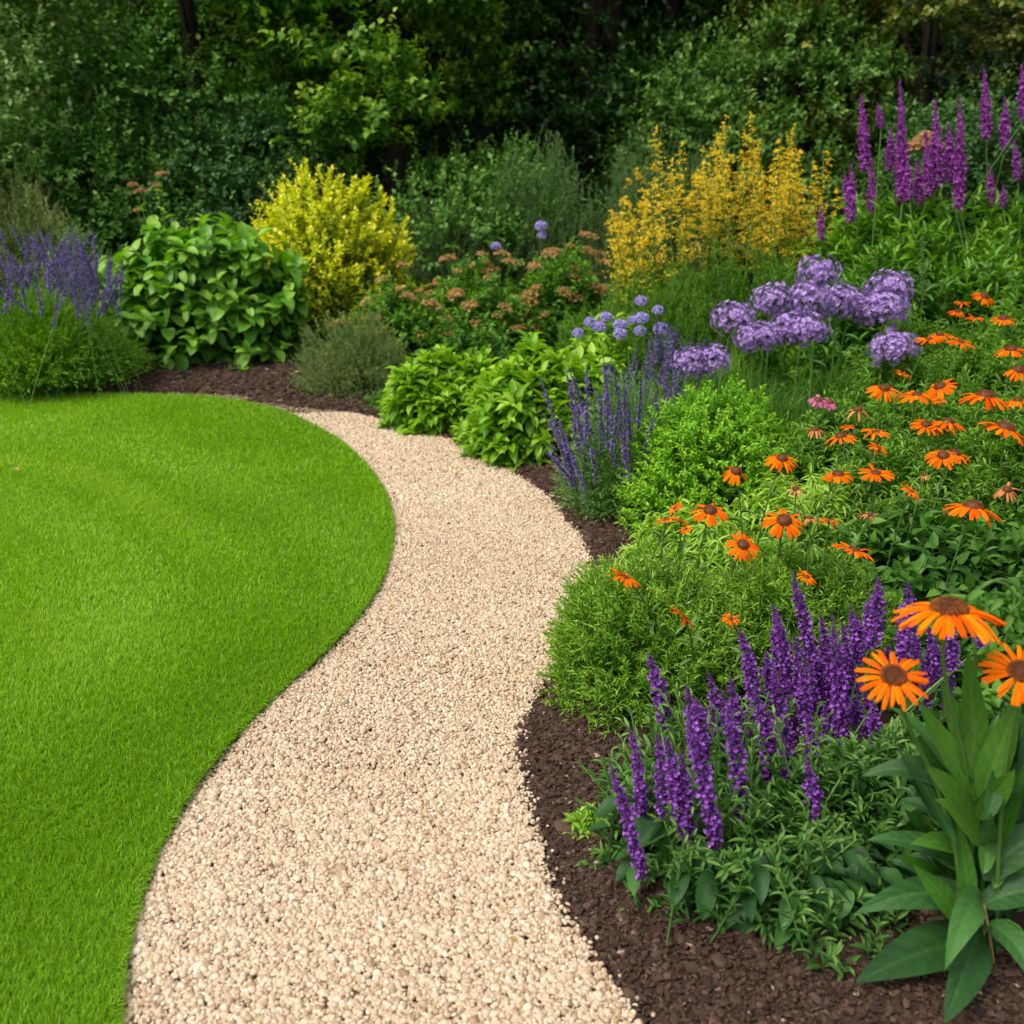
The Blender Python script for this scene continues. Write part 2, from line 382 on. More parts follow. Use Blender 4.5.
# bed soil as a gently uneven sheet
gx, gy = np.meshgrid(np.arange(-9, 7.01, .05), np.arange(-1.5, 14.01, .05))
pts = np.stack([gx.ravel(), gy.ravel()], 1)
inb = inpoly(pts, np.vstack([bed_line, [[-9, 6.6]], [[-9, 15]], [[8, 15]], [[8, -1.6]]]))
zz = np.where(inb, soil_z(pts), -.03)
V = np.column_stack([pts, zz]); nx = gx.shape[1]; ny = gx.shape[0]
idx = np.arange(nx*ny).reshape(ny, nx)
F = np.stack([idx[:-1, :-1], idx[:-1, 1:], idx[1:, 1:], idx[1:, :-1]], -1).reshape(-1, 4)
o = MB().add((V, F, np.full(len(V), .5))).build('soil_bed', M['soil']); o['kind'] = 'structure'
sheet('gravel_path', way_poly, -.004, M['gravel_bed'])
sheet('dirt_path', dirt_poly, -.002, M['dirt'])
M['turf'] = plantmat('turf_base', three((.06, .15, .004), (.12, .27, .006), (.18, .34, .01)), .9, 0, 30, .4)
sheet('lawn', lawn_poly, LAWN_Z-.012, M['turf'], .05)

# ------------------------------------------------------------------ loose cover: gravel, mulch, lawn grass
def ico():
    p = (1+5**.5)/2
    V = nrm(np.array([(-1, p, 0), (1, p, 0), (-1, -p, 0), (1, -p, 0), (0, -1, p), (0, 1, p), (0, -1, -p), (0, 1, -p), (p, 0, -1), (p, 0, 1), (-p, 0, -1), (-p, 0, 1)], float))
    F = np.array([(0, 11, 5), (0, 5, 1), (0, 1, 7), (0, 7, 10), (0, 10, 11), (1, 5, 9), (5, 11, 4), (11, 10, 2), (10, 7, 6), (7, 1, 8), (3, 9, 4), (3, 4, 2), (3, 2, 6), (3, 6, 8), (3, 8, 9), (4, 9, 5), (2, 4, 11), (6, 2, 10), (8, 6, 7), (9, 8, 1)])
    return V, F
def ico2():
    V, F = ico(); V = list(V); c = {}; out = []
    def mid(a, b):
        k = (min(a, b), max(a, b))
        if k not in c: c[k] = len(V); V.append(nrm(V[a]+V[b]))
        return c[k]
    for a, b, d in F:
        x, y, z = mid(a, b), mid(b, d), mid(d, a); out += [(a, x, z), (b, y, x), (d, z, y), (x, y, z)]
    return np.array(V), np.array(out)
def rotm(n):
    q = nrm(rng.normal(size=(n, 4))); w, x, y, z = q.T
    return np.stack([1-2*(y*y+z*z), 2*(x*y-z*w), 2*(x*z+y*w), 2*(x*y+z*w), 1-2*(x*x+z*z), 2*(y*z-x*w), 2*(x*z-y*w), 2*(y*z+x*w), 1-2*(x*x+y*y)], 1).reshape(-1, 3, 3)
def rocks(base, pos, size, flat, rnd, rough=.16, aniso=.3):
    BV, BF = base; N = len(pos); k = len(BV)
    V = BV[None]*(1+rng.normal(0, rough, (N, k, 1)))
    V = V*(1+rng.uniform(-aniso, aniso, (N, 1, 3)))
    V = np.einsum('nij,nkj->nki', rotm(N), V)
    V[:, :, 2] *= flat
    V = V*np.reshape(size, (N, 1, 1)) + pos[:, None]
    F = (BF[None]+(np.arange(N)*k)[:, None, None]).reshape(-1, 3)
    return V.reshape(-1, 3), F, np.repeat(rnd, k)
def sample(x0, x1, y0, y1, dens, test):
    n = int((x1-x0)*(y1-y0)*dens); p = np.stack([rng.uniform(x0, x1, n), rng.uniform(y0, y1, n)], 1)
    return p[test(p)]
def edge_test(poly, fuzz):
    def f(p): return inpoly(p + rng.normal(0, fuzz, p.shape), poly)
    return f
gr = MB()
for (y0, y1, dens, base, s) in ((.6, 1.15, 9000, ico(), .0068), (1.15, 2.1, 46000, ico2(), .0047), (2.1, 4.2, 38000, ico(), .0049), (4.2, 6.9, 18000, ico(), .0068)):
    p = sample(-2.2, 1.3, y0, y1, dens, edge_test(way_poly, .010))
    n = len(p); sz = s*rng.lognormal(0, .24, n)
    hump = .005*wob(p[:, 0], p[:, 1], 7)
    z = rng.random(n)**1.3*.0065 + hump + .001
    r = np.clip(rng.beta(2.4, 2.0, n), 0, 1)
    gr.add(rocks(base, np.column_stack([p, z]), sz, .8, r, .07, .32))
# a few stones scattered over the soil beside the path
for ln, n in ((bed_edge, 420), (lawn_edge[:iend], 60)):
    i = rng.integers(0, len(ln)-1, n); p = ln[i] + (ln[i+1]-ln[i])*rng.random((n, 1)) + rng.normal(0, .018, (n, 2))
    gr.add(rocks(ico(), np.column_stack([p, np.full(n, .012)]), .0052*rng.uniform(.6, 1.2, n), .8, rng.random(n)*.8, .07, .3))
o = gr.build('gravel', M['gravel']); tag(o, 'loose cream and beige gravel covering the curving garden path', 'gravel', kind='stuff')

mu = MB()
bt = inpoly
def bed_in(fz): 
    return lambda p: inpoly(p+rng.normal(0, fz, p.shape), bed_poly)
for (x0, x1, y0, y1, dens, s) in ((-.1, 1.6, .8, 2.9, 26000, .0046), (.1, 1.2, 2.9, 4.4, 12000, .0066), (-3.2, .9, 4.4, 8.2, 3600, .0105)):
    p = sample(x0, x1, y0, y1, dens, bed_in(.008)); 
    d = dist(p, bed_line); p = p[d < (.75 if y0 < 4 else 1.7)]
    n = len(p); z = soil_z(p)+rng.random(n)*.008
    r = np.clip(rng.beta(2, 3, n)*.9 + (rng.random(n) > .988)*.6, 0, 1)
    V, F, R = rocks(ico(), np.column_stack([p, z]), s*rng.lognormal(0, .38, n), .6, r, .2, .5)
    mu.add((V, F, R))
    # longer chips of bark lying among them
    q = p[rng.random(n) < .10]; k = len(q)
    V = np.column_stack([q, soil_z(q)+.008+rng.random(k)*.006]); a = rng.random(k)*6.28
    dv = np.stack([np.cos(a), np.sin(a), rng.normal(0, .25, k)], 1)
    mu.add(scatter((T_BUD[0]*np.array([1, 1, .35]), T_BUD[1]), V, dv, rng.normal(0, .3, (k, 3))+[0, 0, 1], s*rng.uniform(1.5, 4.5, k), s*rng.uniform(.7, 1.5, k), np.clip(rng.beta(2, 2.6, k)+(rng.random(k) > .985)*.6, 0, 1)))
o = mu.build('mulch', M['mulch'], smooth=False); tag(o, 'dark brown bark mulch covering the soil of the flower beds', 'mulch', kind='stuff')

dd = MB(); p = sample(-5, -.4, 5.6, 7.0, 5000, edge_test(dirt_poly, .02)); n = len(p)
dd.add(rocks(ico(), np.column_stack([p, rng.random(n)*.006]), .007*rng.lognormal(0, .3, n), .6, rng.random(n)*.9, .1, .3))
o = dd.build('dirt_crumbs', M['dirt']); tag(o, 'sandy dirt and fine grit at the back edge of the lawn', 'dirt', kind='stuff')

lw = MB()
for (x0, x1, y0, y1, dens, ln, wd) in ((-1.9, .1, .9, 1.9, 70000, .023, .0022), (-2.4, .1, 1.9, 3.0, 48000, .024, .0027), (-3.2, .3, 3.0, 4.6, 24000, .026, .0038), (-5.2, .1, 4.6, 7.2, 12000, .028, .0058), (-5.2, -1.9, .9, 3.0, 3000, .034, .007), (-5.2, -3.2, 3.0, 4.6, 4000, .034, .007)):
    p = sample(x0, x1, y0, y1, dens, edge_test(lawn_poly, .006)); n = len(p)
    a = rng.random(n)*6.28; lean = np.abs(rng.normal(0, .42, n))
    # mowing passes curve with the lawn edge: the blades of each pass lean their own way, and the light a pass catches is painted into its colour
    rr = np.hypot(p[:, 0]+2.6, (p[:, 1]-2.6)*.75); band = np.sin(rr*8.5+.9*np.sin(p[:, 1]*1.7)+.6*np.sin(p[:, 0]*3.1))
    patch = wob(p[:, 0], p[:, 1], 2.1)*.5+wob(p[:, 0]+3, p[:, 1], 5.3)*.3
    ldir = np.stack([np.cos(a)*lean, np.sin(a)*lean - .35*band, np.ones(n)], 1)
    L = ln*rng.uniform(.6, 1.15, n)*(1+.12*patch); root = np.column_stack([p, np.full(n, LAWN_Z-.014)])
    dn = nrm(ldir); mid = root + dn*(L*.55)[:, None]; bend = nrm(dn + np.stack([np.cos(a), np.sin(a), -.2*np.ones(n)], 1)*.45)
    tip = mid + bend*(L*.5)[:, None]
    poly = np.stack([root, mid, tip], 1)
    th = rng.random(n)*6.28
    side = np.stack([np.cos(th), np.sin(th), np.zeros(n)], 1)
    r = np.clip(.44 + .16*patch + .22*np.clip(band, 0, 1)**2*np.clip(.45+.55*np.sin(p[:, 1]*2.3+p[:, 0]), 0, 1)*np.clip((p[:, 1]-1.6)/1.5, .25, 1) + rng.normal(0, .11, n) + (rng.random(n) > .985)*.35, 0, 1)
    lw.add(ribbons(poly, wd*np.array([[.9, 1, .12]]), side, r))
# blades overhanging the cut edge
n = 9000; i = rng.integers(0, iend+12, n); p = lawn_edge[i]+(lawn_edge[i+1]-lawn_edge[i])*rng.random((n, 1)); tn = nrm(lawn_edge[i+1]-lawn_edge[i])
out = np.stack([tn[:, 1], -tn[:, 0]], 1); p = p - out*rng.random((n, 1))*.012
k = p[:, 1] > .8; p = p[k]; out = out[k]; n = len(p)
root = np.column_stack([p, LAWN_Z-.016+rng.random(n)*.006]); L = .024*rng.uniform(.6, 1.2, n)
d1 = nrm(np.column_stack([out*.5+rng.normal(0, .4, (n, 2)), np.ones(n)])); d2 = nrm(np.column_stack([out*.7+rng.normal(0, .5, (n, 2)), -.1*np.ones(n)]))
poly = np.stack([root, root+d1*(L*.5)[:, None], root+d1*(L*.5)[:, None]+d2*(L*.5)[:, None]], 1)
lw.add(ribbons(poly, .0030*np.array([[.9, 1, .12]]), nrm(rng.normal(0, 1, (n, 3))*[1, 1, .2]), np.clip(rng.normal(.26, .15, n), 0, 1)))
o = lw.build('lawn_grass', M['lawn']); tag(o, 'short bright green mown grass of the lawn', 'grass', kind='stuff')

# ------------------------------------------------------------------ generic plants
def plant(name, c, label, cat, group=None):
    o = empty(name, (float(c[0]), float(c[1]), 0)); tag(o, label, cat, group); return o
def bush(name, c, rx, ry, h, label, mat, n=500, slen=.15, m=14, T=T_OVA, L=.03, W=.014, low=0., up=.45, a0=65, a1=20, taper=.35, r0=.15, r1=.85,
         lump=.1, shell=.14, upmix=.5, cat='plant', group=None, stem_r=.0016, long=.25, jit=.2, pw=.85, nlong=None, stemmat=None, opp=False, inner=.35, heightcol=0.):
    """a leafy mound: stems from the ground, leafy shoots over its outside"""
    root = plant(name, c, label, cat, group)
    sh = bush_shoots(c, rx, ry, h, n, slen, low, lump, shell, up, pw=pw, jit=jit)
    f = MB()
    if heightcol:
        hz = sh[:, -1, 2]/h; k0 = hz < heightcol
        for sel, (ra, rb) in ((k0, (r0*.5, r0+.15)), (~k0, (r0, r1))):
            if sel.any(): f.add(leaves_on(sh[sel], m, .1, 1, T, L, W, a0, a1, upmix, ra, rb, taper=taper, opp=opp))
    else: f.add(leaves_on(sh, m, .1, 1, T, L, W, a0, a1, upmix, r0, r1, taper=taper, opp=opp))
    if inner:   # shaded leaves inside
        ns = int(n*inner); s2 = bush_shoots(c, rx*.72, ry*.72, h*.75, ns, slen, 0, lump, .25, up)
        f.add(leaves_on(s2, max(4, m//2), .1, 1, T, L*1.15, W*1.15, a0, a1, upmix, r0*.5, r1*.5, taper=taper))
    f.build('foliage', M[mat], root)
    k = min(nlong or n//3, n); tips = sh[rng.permutation(n)[:k], -1]
    st = from_centre(c, min(rx, ry)*.25, tips, .5, 6)
    MB().add(tubes(sh, stem_r*.7, 3, rng.random(n))).add(tubes(st, stem_r*np.linspace(1.6, .6, 6)[None], 3, rng.random(k))).build('stems', M[stemmat or 'stem'], root)
    return root

def spike_mesh(name, mats, length, r, whorls, per, T=T_FLO, fl=.011, fw=.009, bend=.03, top=.25, loose=.15, gapy=0.0, stemr=.0016, el=35, bare=.0):
    """flower spike standing on the origin along +z, unit made real size"""
    f = MB(); K = 8; t = np.linspace(0, 1, K)
    line = np.stack([bend*length*np.sin(t*2.2+rng.random()*3)*t, bend*length*np.sin(t*1.7+rng.random()*3)*t, length*t], 1)[None]
    f.add(tubes(line, stemr*np.linspace(1, .4, K)[None], 4, .4), 1)
    u = np.repeat(np.arange(whorls)/whorls, per); n = len(u)
    u = np.clip(bare+(1-bare)*(u + rng.normal(0, loose/whorls, n)), 0, 1)
    p, tan = polypt(line, u[None]); p = p[0]
    az = np.tile(np.arange(per)/per*6.28, whorls) + np.repeat(rng.random(whorls)*6.28, per) + rng.normal(0, .25, n)
    prof = np.minimum(1, (1-u)/top*.75+.25)*np.minimum(1, .75+.25*u/.15)
    if gapy: prof *= 1-gapy*(rng.random(n) < .3)
    e = np.radians(el + 30*u + rng.normal(0, 12, n))
    d = np.stack([np.cos(az)*np.cos(e), np.sin(az)*np.cos(e), np.sin(e)], 1)
    pos = p + d*np.array([1, 1, .2])*((r-fl*.8)*prof).clip(0)[:, None]*rng.uniform(.35, 1, (n, 1))
    sc = prof*rng.uniform(.75, 1.25, n)
    f.add(scatter(T, pos, d, np.array([0, 0, 1.])+rng.normal(0, .2, (n, 3)), fl*sc, fw*sc, np.clip(.55+rng.normal(0, .22, n)-.2*(u > .85), 0, 1)))
    # calyces under the flowers
    f.add(scatter(T_BUD, p+d*.001, d*[1, 1, .8], np.tile([0, 0, 1.], (n, 1)), fl*.75*sc, fw*.4*sc, .10+rng.random(n)*.15))
    return f.mesh(name, mats)
def rot_to(v):
    from mathutils import Vector
    return Vector(v).to_track_quat('Z', 'Y').to_euler()
def put(mesh, name, parent, pos, dirv, scale):
    o = bpy.data.objects.new(name, mesh); COL.objects.link(o); o.parent = parent
    o.location = np.array(pos)-np.array(parent.location)
    e = rot_to(dirv); o.rotation_euler = e
    o.rotation_mode = 'XYZ'
    o.scale = scale if hasattr(scale, '__len__') else (scale,)*3
    return o

# ------------------------------------------------------------------ trees
def tree(name, c, h, r, label, mat, base_z=.3, ncl=90, nsh=26, m=10, L=.07, W=.045, cl=.55, T=T_DIA, droop=0., flat=.6, cat='tree', group=None, up=.35, tr=.12, layered=0):
    root = plant(name, c, label, cat, group)
    ncl = int(ncl*1.3); nsh = int(nsh*1.3); cl *= 1.2; L *= 1.15; W *= 1.25
    az = rng.random(ncl)*6.28; ct = rng.uniform(-.75, 1, ncl); st = np.sqrt(1-ct*ct); rr = rng.uniform(.55, 1, ncl)**.6
    rx = r*(1+.18*np.sin(2*az+rng.random()*6))
    C = np.stack([c[0]+rx*rr*st*np.cos(az), c[1]+rx*rr*st*np.sin(az), base_z+(h-base_z)*(.5+.5*ct*rr)], 1)
    f = MB(); lim = []
    for k in range(ncl):
        s = cl*rng.uniform(.65, 1.3)
        sh = bush_shoots((0, 0), s, s, s*flat*1.6, nsh, s*.5, -.15, .12, .2, up, z0=0)
        out = nrm(C[k]-np.array([c[0], c[1], (h+base_z)/2]))
        sh = sh - np.array([0, 0, s*flat*.5]); sh = sh + out*0.15*s
        # branch pads tip a little downwards at their outer end
        dd_ = (sh[..., 0]*out[0]+sh[..., 1]*out[1]); sh[..., 2] -= droop*dd_
        f.add(leaves_on(sh+C[k], m, .05, 1, T, L, W, 70, 25, .55, .1, .9, .22, .3, .3))
        lim.append(C[k])
    f.build('crown', M[mat], root)
    # trunk with limbs reaching the clumps
    K = 8; t = np.linspace(0, 1, K); tk = np.stack([c[0]+.12*np.sin(t*3), c[1]+.1*np.sin(t*2.3+1), t*h*.85-.05], 1)[None]
    b = MB().add(tubes(tk, tr*np.linspace(1.2, .25, K)[None], 9, .5))
    lim = np.array(lim); hh = np.clip(lim[:, 2]*.62, .15, h*.8)
    i = hh/(h*.85); a = np.stack([np.interp(i, t, tk[0, :, 0]), np.interp(i, t, tk[0, :, 1]), hh], 1)
    lim = lim[:14]; a = a[:14]; b.add(tubes(bez(a, lim, .75, 6, .05), tr*.14*np.linspace(1.2, .3, 6)[None], 5, rng.random(len(lim))))
    b.build('trunk', M['bark'], root)
    return root

tree('light_leaved_tree', (-5.3, 9.75), 4.6, 1.5, 'pale grey-green small-leaved tree at the left end of the woodland', 't_pale', .5, 120, 26, 10, .06, .042, .5)
tree('woodland_tree', (-3.6, 11.8), 6.0, 2.0, 'mid-green bushy tree behind the broad-leaved shrub, left of the yellow-green one', 't_mid', .5, 150, 30, 10, .062, .042, .62)
tree('yellow_green_tree', (-1.35, 11.2), 6.0, 1.45, 'tree with sunlit yellow-green leaves directly behind the yellow shrub', 't_bright', .6, 110, 26, 10, .075, .048, .5, T=T_OVA)
tree('dark_evergreen_tree', (.85, 13.2), 7.0, 2.1, 'almost black evergreen tree in the middle of the woodland', 't_dark', .2, 140, 26, 10, .08, .05, .7)
tree('spreading_shrub', (2.75, 10.6), 2.75, 1.25, 'large pale green shrub in arching layers behind the golden plumes', 't_soft', .1, 110, 24, 10, .065, .036, .46, flat=.4, droop=.25, cat='shrub', tr=.06)
tree('olive_tree', (4.35, 11.6), 6.0, 1.75, 'olive-green tree with reddish leaf tips above the magenta spires', 't_olive', .4, 130, 26, 10, .07, .045, .55)
tree('bluish_tree', (6.6, 10.8), 5.5, 1.6, 'blue-green tree at the right end of the woodland', 't_blue', .3, 110, 26, 10, .075, .045, .55)
tree('dark_shrub', (-4.1, 9.7), 1.75, .95, 'low dark green shrub between the pale tree and the broad-leaved shrub', 't_mid', .05, 70, 24, 10, .055, .035, .42, cat='shrub', tr=.04)
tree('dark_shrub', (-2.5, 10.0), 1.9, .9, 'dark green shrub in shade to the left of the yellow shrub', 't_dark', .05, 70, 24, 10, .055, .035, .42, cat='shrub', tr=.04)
tree('dark_shrub', (-.35, 9.9), 1.5, .85, 'dark green shrub just right of the yellow shrub', 't_mid', .05, 60, 24, 10, .055, .035, .42, cat='shrub', tr=.04)
tree('dark_shrub', (4.3, 9.3), 2.0, 1.0, 'dark green shrub behind the magenta spires', 't_dark', .05, 80, 24, 10, .055, .035, .42, cat='shrub', tr=.04)
# far wood behind them all: one mass of foliage
wd = MB()
for k in range(2300):
    C = np.array([rng.uniform(-13, 13), rng.uniform(14.2, 17.5), (8*rng.random()**1.2 if k % 3 else 3.6*rng.random())]); s = rng.uniform(.8, 1.3)
    sh = bush_shoots((0, 0), s, s, s, 20, s*.5, -.2, .12, .2, .3)
    wd.add(leaves_on(sh+C, 9, .05, 1, T_DIA, .19, .14, 70, 25, .5, .1, .8, .22, .3, .3))
for k in range(60):
    x = rng.uniform(-14, 14); y = rng.uniform(14, 17); K = 6; t = np.linspace(0, 1, K)
    wd.add(tubes(np.stack([x+.3*np.sin(t*2+x), y+0*t, t*9-.05], 1)[None], .13*np.linspace(1.2, .5, K)[None], 7, .4), 1)
o = wd.build('woodland', [M['t_wood'], M['bark']]); tag(o, 'deep shaded woodland closing off the back of the garden', 'woodland', kind='stuff')

# ------------------------------------------------------------------ back left of the garden
# lavender-like clump by the lawn
def lavender(c, R, hf, hs, nsp, label, bladeL, seed_px, mat='lavender', fol='fresh', sp_len=.2, sp_r=.012, name='lavender_plant', nb=2600, lean=(0, 0), srad=.3, upr=.5, bw=.004, spread=.8, fspread=1.0, group=None, bmin=.55, smin=.8):
    root = plant(name, c, label, 'plant', group)
    n = nb; az = rng.random(n)*6.28; u = np.sqrt(rng.random(n))
    tip = np.stack([c[0]+lean[0]*.6+R*fspread*u*np.cos(az), c[1]+lean[1]*.6+R*fspread*u*np.sin(az), hf*(1-.75*u**2)*rng.uniform(bmin, 1.08, n)], 1)
    st = from_centre(c, R*.35, tip, .55, 6, .01)
    side = nrm(np.stack([np.cos(az+1.6), np.sin(az+1.6), np.zeros(n)], 1)+rng.normal(0, .5, (n, 3))*[1, 1, .1])
    f = MB().add(ribbons(st, bw*np.array([[.7, 1, 1, .9, .6, .1]]), side, np.clip(rng.normal(.5, .25, n), 0, 1)))
    k = rng.permutation(n)[:n//2]; f.add(leaves_on(st[k], 10, .2, 1, T_DIA, bladeL, bladeL*.16, 40, 20, .3, .3, .9, .2, .2, .2))
    f.build('foliage', M[fol], root)
    meshes = [spike_mesh('flower_spike', [M[mat], M['stem']], sp_len*s, sp_r, int(sp_len*s/.013), 6, fl=.012, fw=.009, gapy=.5, loose=.5, stemr=.0018) for s in (.8, 1, 1.15, 1.3)]
    az = rng.random(nsp)*6.28; u = np.sqrt(rng.random(nsp))
    tp = np.stack([c[0]+lean[0]+R*spread*u*np.cos(az), c[1]+lean[1]+R*spread*u*np.sin(az), hs*(1-.18*u**2)*rng.uniform(smin, 1.03, nsp)], 1)
    st = from_centre(c, R*srad, tp, .5, 7, .012, True)
    MB().add(tubes(st, .0020, 3, rng.random(nsp))).build('stems', M['stem'], root)
    for i in range(nsp):
        d = nrm(st[i, -1]-st[i, -2]); 
        put(meshes[i % 4], 'flower_spike', root, st[i, -1]-d*sp_len*.95, d, rng.uniform(.85, 1.1))
    return root
lavender((-3.10, 6.62), .64, .66, 1.04, 99, 'big lavender clump with bright green foliage and blue-violet spikes behind the lawn', .05, None, sp_len=.30, sp_r=.018, nb=6500, bw=.006, spread=.95, fspread=1.08, srad=.9)
bush('feathery_grey_shrub', (-4.15, 8.5), .85, .6, 1.42, 'feathery tan-green shrub behind the big lavender clump', 'tan', 1100, .30, 20, T_DIA, .045, .010, up=.7, a0=45, cat='shrub')
bush('catmint_plant', (-3.35, 7.9), .45, .4, .98, 'grey-green catmint between the big lavender and the broad-leaved shrub', 'grey', 450, .22, 16, T_DIA, .035, .014, up=.6)
# shrub with large heart-shaped leaves
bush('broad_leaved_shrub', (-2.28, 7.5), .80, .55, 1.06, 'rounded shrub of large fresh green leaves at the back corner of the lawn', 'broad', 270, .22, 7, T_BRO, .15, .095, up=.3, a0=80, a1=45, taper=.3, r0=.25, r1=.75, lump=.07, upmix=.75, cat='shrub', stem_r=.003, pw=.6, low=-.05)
# tall plant with peach flower heads rising behind it
def tall_heads(name, pts, Y, label, mat, r=.04, ground=None, leafm='fresh', lf=.07, cat='flower', hn=60, flat=.5, group=None):
    base = P(pts[0][0], pts[0][1], Y); c = ground or (float(base[0]), Y)
    root = plant(name, c, label, cat, group)
    tips = np.array([P(x, y, Y+rng.uniform(-.12, .12)) for x, y in pts]); st = from_centre(c, .06, tips, .5, 7, .01)
    MB().add(tubes(st, .003, 4, rng.random(len(tips)))).build('stems', M['stem'], root)
    MB().add(leaves_on(st, 14, .2, .93, T_LAN, lf, lf*.35, 70, 45, .5, .3, .9)).build('foliage', M[leafm], root)
    ms = []
    for k in range(3):
        q, d = dome((0, 0), r, r, r*flat, hn, 0, .05, .1); f = MB().add(scatter(T_FLO, q*.75, d, rng.normal(0, 1, d.shape)+[0, 0, .2], r*.38, r*.34, np.clip(rng.normal(.5, .25, hn), 0, 1)))
        b0 = np.zeros((12, 3)); b0[:, 2] = -r*.9; f.add(tubes(bez(b0, q[:12]*.7, .4, 4), .0012, 3, .5), 1)
        ms.append(f.mesh('flower_head', [M[mat], M['stem']]))
    for i, tp in enumerate(tips):
        put(ms[i % 3], 'flower_head', root, tp, nrm(st[i, -1]-st[i, -2]+[0, 0, 1]), rng.uniform(.8, 1.2))
    return root
tall_heads('tall_peach_flower', [(162, 176), (133, 186), (141, 193), (138, 212), (157, 187)], 8.2, 'tall stems with small peach flower heads rising behind the broad-leaved shrub', 'peach', .045, lf=.12)
tall_heads('peach_flower', [(178, 230), (152, 258)], 7.9, 'two low peach flower heads peeping over the broad-leaved shrub', 'peach', .045, lf=.12)
# yellow shrub
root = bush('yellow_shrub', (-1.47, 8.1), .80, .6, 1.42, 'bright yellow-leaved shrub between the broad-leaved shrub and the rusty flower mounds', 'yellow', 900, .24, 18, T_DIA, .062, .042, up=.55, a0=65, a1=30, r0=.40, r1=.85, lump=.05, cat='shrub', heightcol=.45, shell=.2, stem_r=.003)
n = 90; tip, d = dome((-1.47, 8.1), .92, .6, 1.50, n, .1, .03, .08); dv = nrm(d*.5+[0, 0, .6]+rng.normal(0, .15, (n, 3)))
sh = bez(tip-dv*.42, tip, .5, 6, .02)
MB().add(leaves_on(sh, 22, .05, 1, T_DIA, .055, .032, 65, 30, .5, .5, 1)).build('young_shoots', M['yellow'], root)
# soft grey mound in the corner of the path
bush('grey_mound', (-1.0, 6.38), .42, .32, .56, 'soft grey-green fine-leaved mound where the path bends away', 'tan', 800, .16, 18, T_DIA, .028, .005, up=.55, a0=50, a1=20, r0=.2, r1=.8)
bush('low_green_plant', (-.72, 6.02), .22, .12, .13, 'low green ground-hugging plant at the path bend beside the grey mound', 'mid', 160, .07, 8, T_OVA, .03, .014)
# mounds with rusty flower heads
def rusty(c, rx, ry, h, label, nh, seedmat='rust'):
    root = bush('sedum_plant', c, rx, ry, h*.97, label, 'drift', 560, .16, 12, T_OVA, .055, .026, up=.45, group='rusty flowered mounds behind the lime plants')
    ms = []
    for k in range(4):
        q, d = dome((0, 0), .055, .055, .035, 60, .1, .12, .15); f = MB().add(scatter(T_FLO, q, nrm(d+[0, 0, .5]), rng.normal(0, 1, d.shape), .016, .016, np.clip(rng.normal(.5, .28, 60), 0, 1)))
        b0 = np.zeros((14, 3)); b0[:, 2] = -.05; f.add(tubes(bez(b0, q[:14], .4, 4), .0014, 3, .5), 1); ms.append(f.mesh('flower_head', [M[seedmat], M['stem']]))
    tips, d = dome(c, rx, ry, h, nh, .35, .08, .03)
    for i in range(nh): put(ms[i % 4], 'flower_head', root, tips[i], nrm(d[i]*.5+[0, 0, 1]), rng.uniform(.5, 1.1))
    return root
rusty((-.78, 6.95), .42, .35, .66, 'rusty flowered green mound behind the soft grey mound', 30)
rusty((-.25, 7.15), .48, .38, .80, 'rusty flowered mound right of the yellow shrub, just above the small lime plant', 48)
rusty((.38, 7.35), .46, .38, .88, 'tallest rusty flowered mound, in front of the blue-green thicket', 48)
bush('leafy_green_plant', (-.28, 6.45), .40, .28, .50, 'mid-green leafy plant between the grey mound and the lime plants', 'mid', 300, .14, 10, T_OVA, .055, .028)
bush('leafy_green_plant', (.62, 6.35), .45, .35, .62, 'fine green plant behind the large lime plant', 'fresh', 700, .22, 18, T_DIA, .04, .008, up=.65, a0=40)
bush('leafy_green_plant', (1.0, 6.9), .5, .4, .82, 'fine green plant at the left foot of the golden plumes', 'fresh', 700, .25, 18, T_DIA, .045, .010, up=.65, a0=40)
# blue-green thicket
for (x, y, rx, h, lab) in ((-.65, 9.0, .6, 1.15, 'left and lowest of the blue-green feathery plants, beside the yellow shrub'), (.25, 9.2, .75, 1.62, 'middle blue-green feathery plant behind the tallest rusty mound'), (1.2, 9.1, .7, 1.62, 'blue-green feathery plant with dusky pink tips behind the left golden plumes')):
    bush('feathery_blue_green_plant', (x, y), rx, .55, h, lab, 'grey', 900, .34, 22, T_DIA, .045, .009, up=.85, a0=45, r0=.0, r1=.6, lump=.12, group='blue-green feathery plants')

